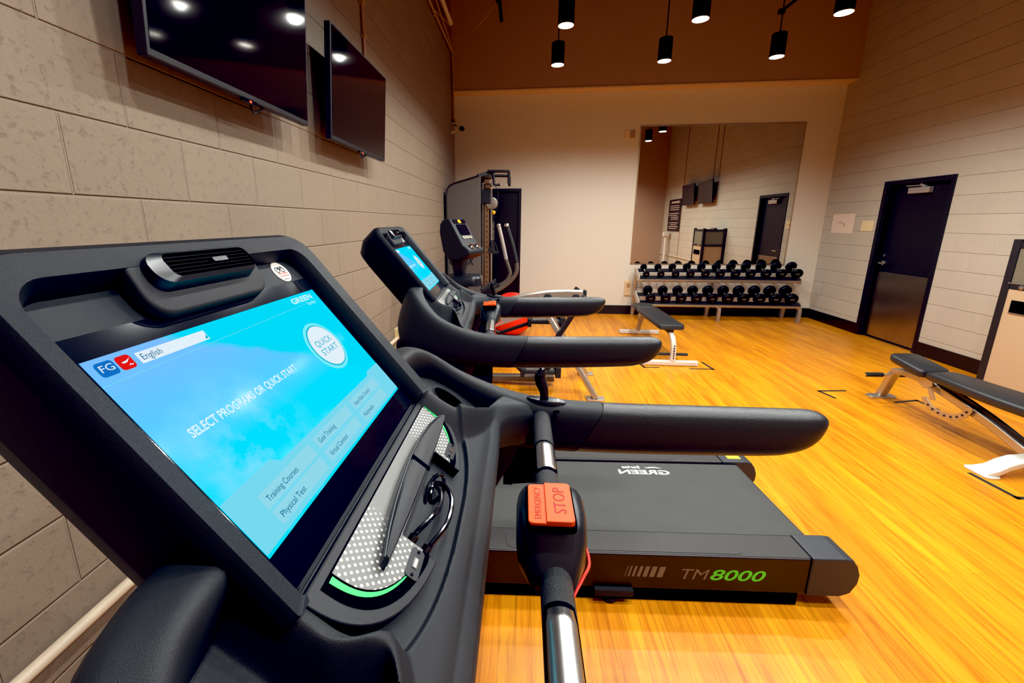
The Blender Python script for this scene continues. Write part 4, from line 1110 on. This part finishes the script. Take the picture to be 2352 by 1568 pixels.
b = MB(); b.loft([[(x_, y_, z_) for x_, y_, z_ in ((.88, yy, .84), (1.34, yy, .93), (1.36, yy, .83), (1.27, yy, .775), (.94, yy, .655), (.86, yy, .66))] for yy in (-.345, -.338)]); b.build('link_cover', 'silver_plate', el, 0, bevel=.003)

# ------------------------------------------------------------------ cable machine in the corner
cm = thing('cable_machine', 'tall grey cable machine with black pull-up bar in the far left corner', 'cable machine', (0, 6.62, 0))
prof = [(.05, .06), (.545, .06), (.545, 2.205), (.50, 2.200), (.16, 2.105), (.095, 2.075), (.055, 2.02), (.042, 1.95)]
b = MB(); b.loft([[(x, -.16, z) for x, z in prof], [(x, -.135, z) for x, z in prof]]); sh = b.build('side_panel', 'grey_panel_paint', cm, 0, bevel=.008)
b = MB(); b.tube([(x, -.165, z) for x, z in prof[3:]] + [(.042, -.165, .08)], .012, 8); b.build('panel_trim', 'black_frame', sh)
text_mesh('CYBEX', .15, lambda x, y: (.072+x, -.161, .945+y), 'black_print', 'panel_lettering', sh, .38, shear=.2, bold=.006)
b = MB(); b.loft([[(x, .135, z) for x, z in prof], [(x, .16, z) for x, z in prof]]); b.build('side_panel', 'grey_panel_paint', cm, 0, bevel=.008)
b = MB(); b.box((.05, -.135, .06), (.10, .135, 1.95)); b.box((.10, -.12, .15), (.50, .12, 1.1)); b.build('weight_stack', 'gun_metal', cm, 0, bevel=.004)
b = MB(); b.box((.02, -.30, 0), (.80, .30, .06)); b.build('base_plate', 'gun_metal', cm, 0, bevel=.01)
b = MB(); b.box((.585, -.045, .06), (.655, .035, 2.17)); po = b.build('column', 'bronze_post', cm, 0, bevel=.006)
b = MB()
for k in range(24): b.lathe([(.011, 0), (.011, .003)], (.625, -.045, .30+.075*k), (0,-1,0), 10)
b.build('column_hole', 'black_print', po)
b = MB(); b.tube([(.69, -.03, .06), (.69, -.03, 2.12)], .014, 12); b.tube([(.565, -.06, .06), (.565, -.06, 2.12)], .012, 12); b.build('guide_rod', 'chrome', cm)
b = MB(); b.box((.53, -.09, 1.82), (.685, .06, 2.02)); b.build('carriage', 'black_frame', cm, 0, bevel=.012)
b = MB(); b.lathe([(.075, -.012), (.085, -.010), (.080, 0), (.085, .010), (.075, .012)], (.70, -.06, 1.83), (0,1,0), 28); b.build('pulley_wheel', 'steel', cm)
b = MB(); b.box((.58, -.08, 2.03), (.70, .05, 2.11)); b.build('pulley_housing', 'chrome', cm, 0, bevel=.02)
b = MB(); b.tube(catmull([(.79, -.06, 1.98), (.78, -.06, 1.78), (.735, -.06, 1.66), (.72, -.06, 1.55)], 6), .005, 8); b.tube([(.74, -.06, 2.10), (.79, -.06, 1.98)], .005, 8); b.build('pull_cable', 'rubber', cm)
b = MB(); b.lathe([(.012, -.03), (.028, -.012), (.030, .01), (.012, .03)], (.725, -.06, 1.70), (.5, 0, 1), 14); b.build('cable_stop', 'yellow_strap', cm)
b = MB()
for k in range(6): b.tube([(.72+.012*cos(t_), -.06+(.006*sin(t_) if k % 2 else 0), 1.55-.045*k+.020*sin(t_)) for t_ in [2*PI*q/10 for q in range(11)]], .004, 6)
b.build('chain', 'steel', cm)
b = MB(); b.bar([(.70, -.06, 1.30), (.735, -.06, 1.10)], .05, .05); b.bar([(.655, -.06, 1.14), (.80, -.06, 1.12)], .035, .04); b.tube([(.69, -.06, 1.28), (.66, -.06, 1.15)], .010, 8); b.tube([(.74, -.06, 1.28), (.79, -.06, 1.14)], .010, 8); b.build('rope_handle', 'rubber', cm, 0, bevel=.01)
b = MB(); b.bar([(.50, -.14, 2.205), (.72, -.05, 2.27)], .06, .05); b.tube(catmull([(.64, -.12, 2.27), (.93, -.12, 2.265), (.945, -.12, 2.25), (.945, -.12, 2.10)], 5), .020, 12); b.tube(catmull([(.64, .12, 2.23), (.93, .12, 2.225), (.945, .12, 2.21), (.945, .12, 2.08)], 5), .020, 12); b.tube([(.72, -.15, 2.24), (.74, -.15, 2.08), (.82, -.15, 2.08)], .020, 12)
b.build('pull_up_bar', 'black_frame', cm, 40)
b = MB(); b.bar([(.40, .10, 2.12), (.66, .03, 2.22)], .26, .05); b.build('top_cap', 'gun_metal', cm, 0, bevel=.01)

# ------------------------------------------------------------------ small things on walls
o = thing('wall_notice', 'pale paper notice with worn corners on the right wall beside the door', 'notice', (XR, 7.17, 1.53))
b = MB(); b.box((-.004, -.225, -.14), (-.001, .225, .14)); b.build('paper_sheet', 'paper', o, 0)
b = MB(); b.tube([(-.006, -.05, -.01), (-.006, .03, .02), (-.006, .10, .015)], .003, 6); b.lathe([(.012, 0), (.010, .002)], (-.004, -.03, -.03), (-1,0,0), 10); b.build('print_smudge', 'red_print', o)
o = thing('switch_plate', 'small yellowish switch plate on the right wall next to the black door', 'switch', (XR, 6.68, 1.50))
MB().box((-.008, -.105, -.072), (0, .105, .072)).build('plate', 'plate_yellow', o, 0, bevel=.003)
b = MB()
for y_ in (-.05, .0, .05): b.box((-.016, y_-.006, -.014), (-.008, y_+.006, .014))
b.build('toggle', 'plate_yellow', o, 0, bevel=.002)
o = thing('wall_plate', 'pair of small tan plates high on the back wall left of the mirror', 'plate', (2.82, YB, 2.915))
b = MB(); b.box((-.078, -.012, -.055), (-.012, 0, .055)); b.build('left_cover', 'plate_yellow', o, 0, bevel=.003).data.materials[0] = MATS['trim_cream']
b = MB(); b.box((.012, -.02, -.055), (.078, 0, .055)); b.build('right_cover', 'plate_tan', o, 0, bevel=.003)
o = thing('wall_outlet', 'cream outlet box on the back wall just left of the dumbbell rack', 'outlet', (2.965, YB, .46))
MB().box((-.055, -.03, -.13), (.055, 0, .13)).build('outlet_box', 'trim_cream', o, 0, bevel=.006)
MB().box((-.03, -.033, .01), (.03, -.03, .08)).build('outlet_face', 'plate_tan', o, 0)
o = thing('outlet_box', 'cream power box with black plug on the left wall behind the second treadmill', 'outlet', (0, 3.855, .50))
MB().box((0, -.075, -.09), (.06, .075, .105)).build('box_body', 'box_cream', o, 0, bevel=.006)
b = MB(); b.lathe([(.022, 0), (.022, .03), (.012, .05)], (.06, .02, .02), (1, .2, 0), 14); b.tube(catmull([(.11, .03, .02), (.15, .05, .0), (.15, .07, -.15), (.10, .08, -.44), (.12, .2, -.48)], 6), .007, 8); b.build('power_plug', 'rubber', o)
o = thing('wall_pipe', 'cream surface pipe running low along the left wall past the treadmills', 'pipe', (0, 0, 0))
b = MB(); b.tube([(.024, YF+.02, .515), (.024, 3.785, .515)], .0165, 14); b.build('pipe_run', 'pipe_paint', o)
b = MB()
for y_ in (.2, 1.6, 2.9): b.box((0, y_-.012, .492), (.045, y_+.012, .538))
b.build('pipe_clip', 'pipe_paint', o, 0, bevel=.004)
o = thing('cable_conduit', 'thin conduit dropping down the left wall to the second television', 'conduit', (0, 3.37, 0))
b = MB(); b.tube([(.014, 0, 2.55), (.014, .004, 4.88)], .011, 10); b.build('conduit_run', 'pipe_brown', o)
b = MB()
for z_ in (2.85, 3.06, 3.6): b.box((0, -.02, z_-.012), (.03, .02, z_+.012))
b.build('conduit_clip', 'pipe_brown', o, 0, bevel=.003)
o = thing('corner_conduit', 'thin pipe along the top of the left wall bending down the corner', 'conduit', (0, 0, 0))
b = MB(); b.tube(catmull([(.03, 3.45, 4.055), (.03, 5.6, 4.055), (.03, 7.20, 4.075), (.028, 7.33, 4.05), (.026, 7.36, 3.95), (.026, 7.36, 3.6), (.026, 7.362, 3.14)], 6), .016, 10); b.build('conduit_run', 'pipe_brown', o)
b = MB(); b.box((.003, 5.95, 4.025), (.05, 5.98, 4.085)); b.box((.003, 7.345, 3.08), (.055, 7.380, 3.15)); b.build('conduit_fitting', 'pipe_brown', o, 0, bevel=.004)
o = thing('ceiling_pipe', 'thicker pipe ending in mid air above the left wall corner', 'pipe', (0, 0, 0))
b = MB(); b.tube([(.10, 3.2, 4.25), (.10, 6.75, 4.26)], .028, 14); b.lathe([(.034, 0), (.034, .06)], (.10, 6.70, 4.26), (0,1,0), 14); b.build('pipe_run', 'pipe_paint', o)
b = MB(); b.tube([(.055, 3.2, 4.42), (.055, 7.38, 4.06)], .010, 8); b.tube([(.04, 5.9, 4.06), (.06, 6.9, 4.30)], .010, 8); b.build('pipe_brace', 'pipe_brown', o)
o = thing('security_camera', 'small dark security camera on a bracket in the upper left corner', 'camera', (-.001, 7.312, 3.03))
b = MB(); b.bar([(0, 0, .06), (.05, -.0, .05), (.15, -.02, -.02)], .03, .02); b.loft([[(0, -.025, -.11), (0, .025, -.11), (0, .025, -.06), (0, -.025, -.06)], [(.10, -.012, -.055), (.10, .012, -.055), (.10, .012, -.045), (.10, -.012, -.045)]]); b.build('camera_bracket', 'pipe_paint', o, 0, bevel=.004)
b = MB(); b.lathe([(.020, -.035), (.034, -.02), (.036, .02), (.028, .04), (.010, .045)], (.165, -.03, -.035), (.7, -.6, -.3), 18); b.build('camera_head', 'black_frame', o)
MB().tube([(.02, .0, .10), (.06, 0, .02), (.10, 0, .015)], .012, 8).build('camera_arm', 'black_frame', o)
o = thing('ceiling_strut', 'short black rod hanging from the ceiling near the left wall', 'rod', (.855, 5.60, 0))
b = MB(); b.tube([(0.017, 0, 3.785), (-.01, 0, 4.02), (-.02, 0, 4.88)], .020, 12); b.build('rod', 'black_paint', o)
b = MB(); b.box((-.05, -.02, 3.975), (.01, .02, 4.03)); b.build('rod_clamp', 'black_paint', o, 0, bevel=.004)
b = MB(); b.tube(catmull([(-.03, 0, 3.99), (-.20, .2, 3.90), (-.42, .5, 3.88), (-.74, .8, 3.98)], 8), .004, 6); b.build('loose_wire', 'pipe_brown', o)
o = thing('track_brace', 'black diagonal brace at the top beside the right far pendant rod', 'brace', (0, 5.63, 0))
b = MB(); b.bar([(3.895, .02, 3.775), (4.06, .02, 3.90), (4.9, .02, 4.55), (5.30, .02, 4.86)], .03, .035, up=(0,1,0)); b.box((3.875, .0, 3.75), (3.935, .04, 3.80)); b.build('brace_bar', 'black_paint', o, 0, bevel=.003)

# ------------------------------------------------------------------ cabinet on the right wall
cb = thing('towel_cabinet', 'black-framed cabinet with tan panels and a dark slot at the right edge', 'cabinet', (XR-.012, 3.945, 0))
D, HW = .523, .305
for xa, xb, ya, yb in ((-D, -D+.055, -HW, -HW+.06), (-D, -D+.055, HW-.06, HW), (-.055, 0, -HW, -HW+.06), (-.055, 0, HW-.06, HW)):
    MB().box((xa, ya, 0), (xb, yb, 1.41)).build('post', 'black_frame', cb, 0, bevel=.004)
for z0_, z1_, nm in ((1.335, 1.385, 'top_rail'), (.985, 1.035, 'middle_rail'), (.02, .07, 'bottom_rail')):
    for lo, hi in (((-D+.005, -HW+.05, z0_), (-D+.05, HW-.05, z1_)), ((-D+.05, HW-.05, z0_), (-.05, HW-.005, z1_)), ((-D+.05, -HW+.005, z0_), (-.05, -HW+.05, z1_))):
        MB().box(lo, hi).build(nm, 'black_frame', cb, 0, bevel=.003)
MB().box((-D-.002, -HW+.05, 1.034), (-D+.06, HW-.05, 1.042)).build('rail_edge', 'steel', cb, 0)
MB().box((-D+.012, -HW+.05, 1.04), (-D+.03, HW-.05, 1.34)).build('upper_front', 'olive_panel', cb, 0)
lp_ = MB().box((-D+.008, -HW+.055, .06), (-D+.03, HW-.055, .985)).build('lower_front', 'tan_panel', cb, 0)
MB().box((-D+.002, -.185, .790), (-D+.010, .195, .895)).build('slot', 'deep_black', lp_, 0)
MB().box((-D-.001, -.185, .782), (-D+.010, .195, .790)).build('slot_lip', 'steel', lp_, 0)
for sg in (-1, 1):
    y0_, y1_ = (HW-.035, HW-.02) if sg > 0 else (-HW+.02, -HW+.035)
    MB().box((-D+.05, y0_, 1.03), (-.05, y1_, 1.34)).build('upper_side', 'olive_panel', cb, 0)
    MB().box((-D+.05, y0_, .06), (-.05, y1_, .99)).build('lower_side', 'tan_panel', cb, 0)
MB().box((-D+.03, -HW+.03, 1.30), (-.02, HW-.03, 1.335)).build('top_panel', 'olive_panel', cb, 0)
MB().box((-.03, -HW+.03, .03), (-.005, HW-.03, 1.33)).build('back_panel', 'olive_panel', cb, 0)
for y_ in (.02, .085, .15):
    b = MB(); b.lathe([(.02, 0), (.016, .01), (.0105, .012)], (-D+.005, y_, 1.010), (-1,0,0), 16); b.build('dial', 'steel', cb)
o = thing('bar_clip', 'small pale fitting on top of the tan cabinet, seen in the mirror', 'fitting', (XR-.25, 4.00, 1.3355))
b = MB(); b.box((-.06, -.05, 0), (.06, .05, .03)); b.box((-.03, -.02, .03), (.03, .02, .085)); b.build('fitting_body', 'silver_paint', o, 0, bevel=.006)

# ------------------------------------------------------------------ sign, post and pipes on the right wall (seen in the mirror)
o = thing('rules_board', 'black wall board with rows of pale lettering, seen in the mirror', 'sign', (XR-.003, .45, 1.76))
MB().box((-.02, -.56, -.49), (0, .56, .49)).build('board', 'black_base', o, 0, bevel=.004)
b = MB(); b.box((-.024, -.32, .37), (-.02, .42, .43))
for k in range(13):
    z_ = .29-.058*k; y0_ = random.choice((-.46, -.42, -.30)); y1_ = random.choice((.30, .40, .44))
    if k in (3, 8): continue
    b.box((-.023, y0_, z_-.011), (-.02, y1_, z_+.011))
b.build('board_lettering', 'sign_print', o, 0)
o = thing('white_post', 'white dispenser post below the black board, seen in the mirror', 'dispenser', (XR-.14, .22, 0))
b = MB(); b.lathe([(.14, 0), (.14, .015), (.05, .03), (.045, 1.10)], (0,0,0), (0,0,1), 24); b.build('post_column', 'white_paint', o)
b = MB(); b.box((-.10, -.08, 1.10), (.08, .08, 1.24)); b.build('dispenser_head', 'white_paint', o, 0, bevel=.02)
o = thing('low_pipe', 'cream pipe running low along the right wall, seen in the mirror', 'pipe', (XR, 0, .50))
b = MB(); b.tube([(-.022, YF+.02, 0), (-.022, 2.62, 0)], .0165, 12); b.build('pipe_run', 'pipe_paint', o)
for y_, z0_, lab in ((3.12, 2.62, 'left of two thin conduits above the mirrored televisions'), (3.45, 2.60, 'right of two thin conduits above the mirrored televisions'), (1.05, .16, 'thin vertical conduit beside the white post, seen in the mirror')):
    o = thing('wall_conduit', lab, 'conduit', (XR, y_, 0), 0, 'conduits on the right wall')
    b = MB(); b.tube([(-.010, 0, z0_), (-.010, 0, 4.88)], .008, 8); b.build('conduit_run', 'pipe_brown', o)

# ------------------------------------------------------------------ world, camera
wd = bpy.data.worlds.new('world'); bpy.context.scene.world = wd; wd.use_nodes = True
bg = wd.node_tree.nodes.get('Background'); bg.inputs[0].default_value = (1., .88, .75, 1); bg.inputs[1].default_value = .055

def cam():
    yaw, pitch, roll = -.1002, .2330, -.0022
    F = Vector((sin(yaw)*cos(pitch), cos(yaw)*cos(pitch), -sin(pitch)))
    R = Vector((cos(yaw), -sin(yaw), 0)); U = R.cross(F)
    R2 = R*cos(roll)+U*sin(roll); U2 = -R*sin(roll)+U*cos(roll)
    cd = bpy.data.cameras.new('camera'); co = bpy.data.objects.new('camera', cd); C.objects.link(co)
    M = Matrix((R2, U2, -F)).transposed().to_4x4(); M.translation = Vector((1.179, 0, 1.5617)); co.matrix_world = M
    cd.sensor_width = 36.; cd.sensor_fit = 'HORIZONTAL'; cd.lens = 994.67/2352*36
    cd.shift_x = (1176-1102.3)/2352; cd.shift_y = (746.2165-784)/2352
    cd.clip_start = .02; cd.clip_end = 60
    bpy.context.scene.camera = co
cam()
sc = bpy.context.scene
sc.view_settings.view_transform = 'Standard'; sc.view_settings.look = 'None'
sc.view_settings.exposure = 0.; sc.view_settings.gamma = 1.
sc.view_settings.use_curve_mapping = True
cm_ = sc.view_settings.curve_mapping; cm_.black_level = (.015, .0125, .004); cm_.update()
try:
    sc.cycles.use_denoising = True; sc.cycles.max_bounces = 8; sc.cycles.diffuse_bounces = 4; sc.cycles.glossy_bounces = 5
    sc.cycles.sample_clamp_indirect = 6.; sc.cycles.caustics_reflective = False; sc.cycles.caustics_refractive = False
    sc.cycles.use_adaptive_sampling = False
except Exception: pass
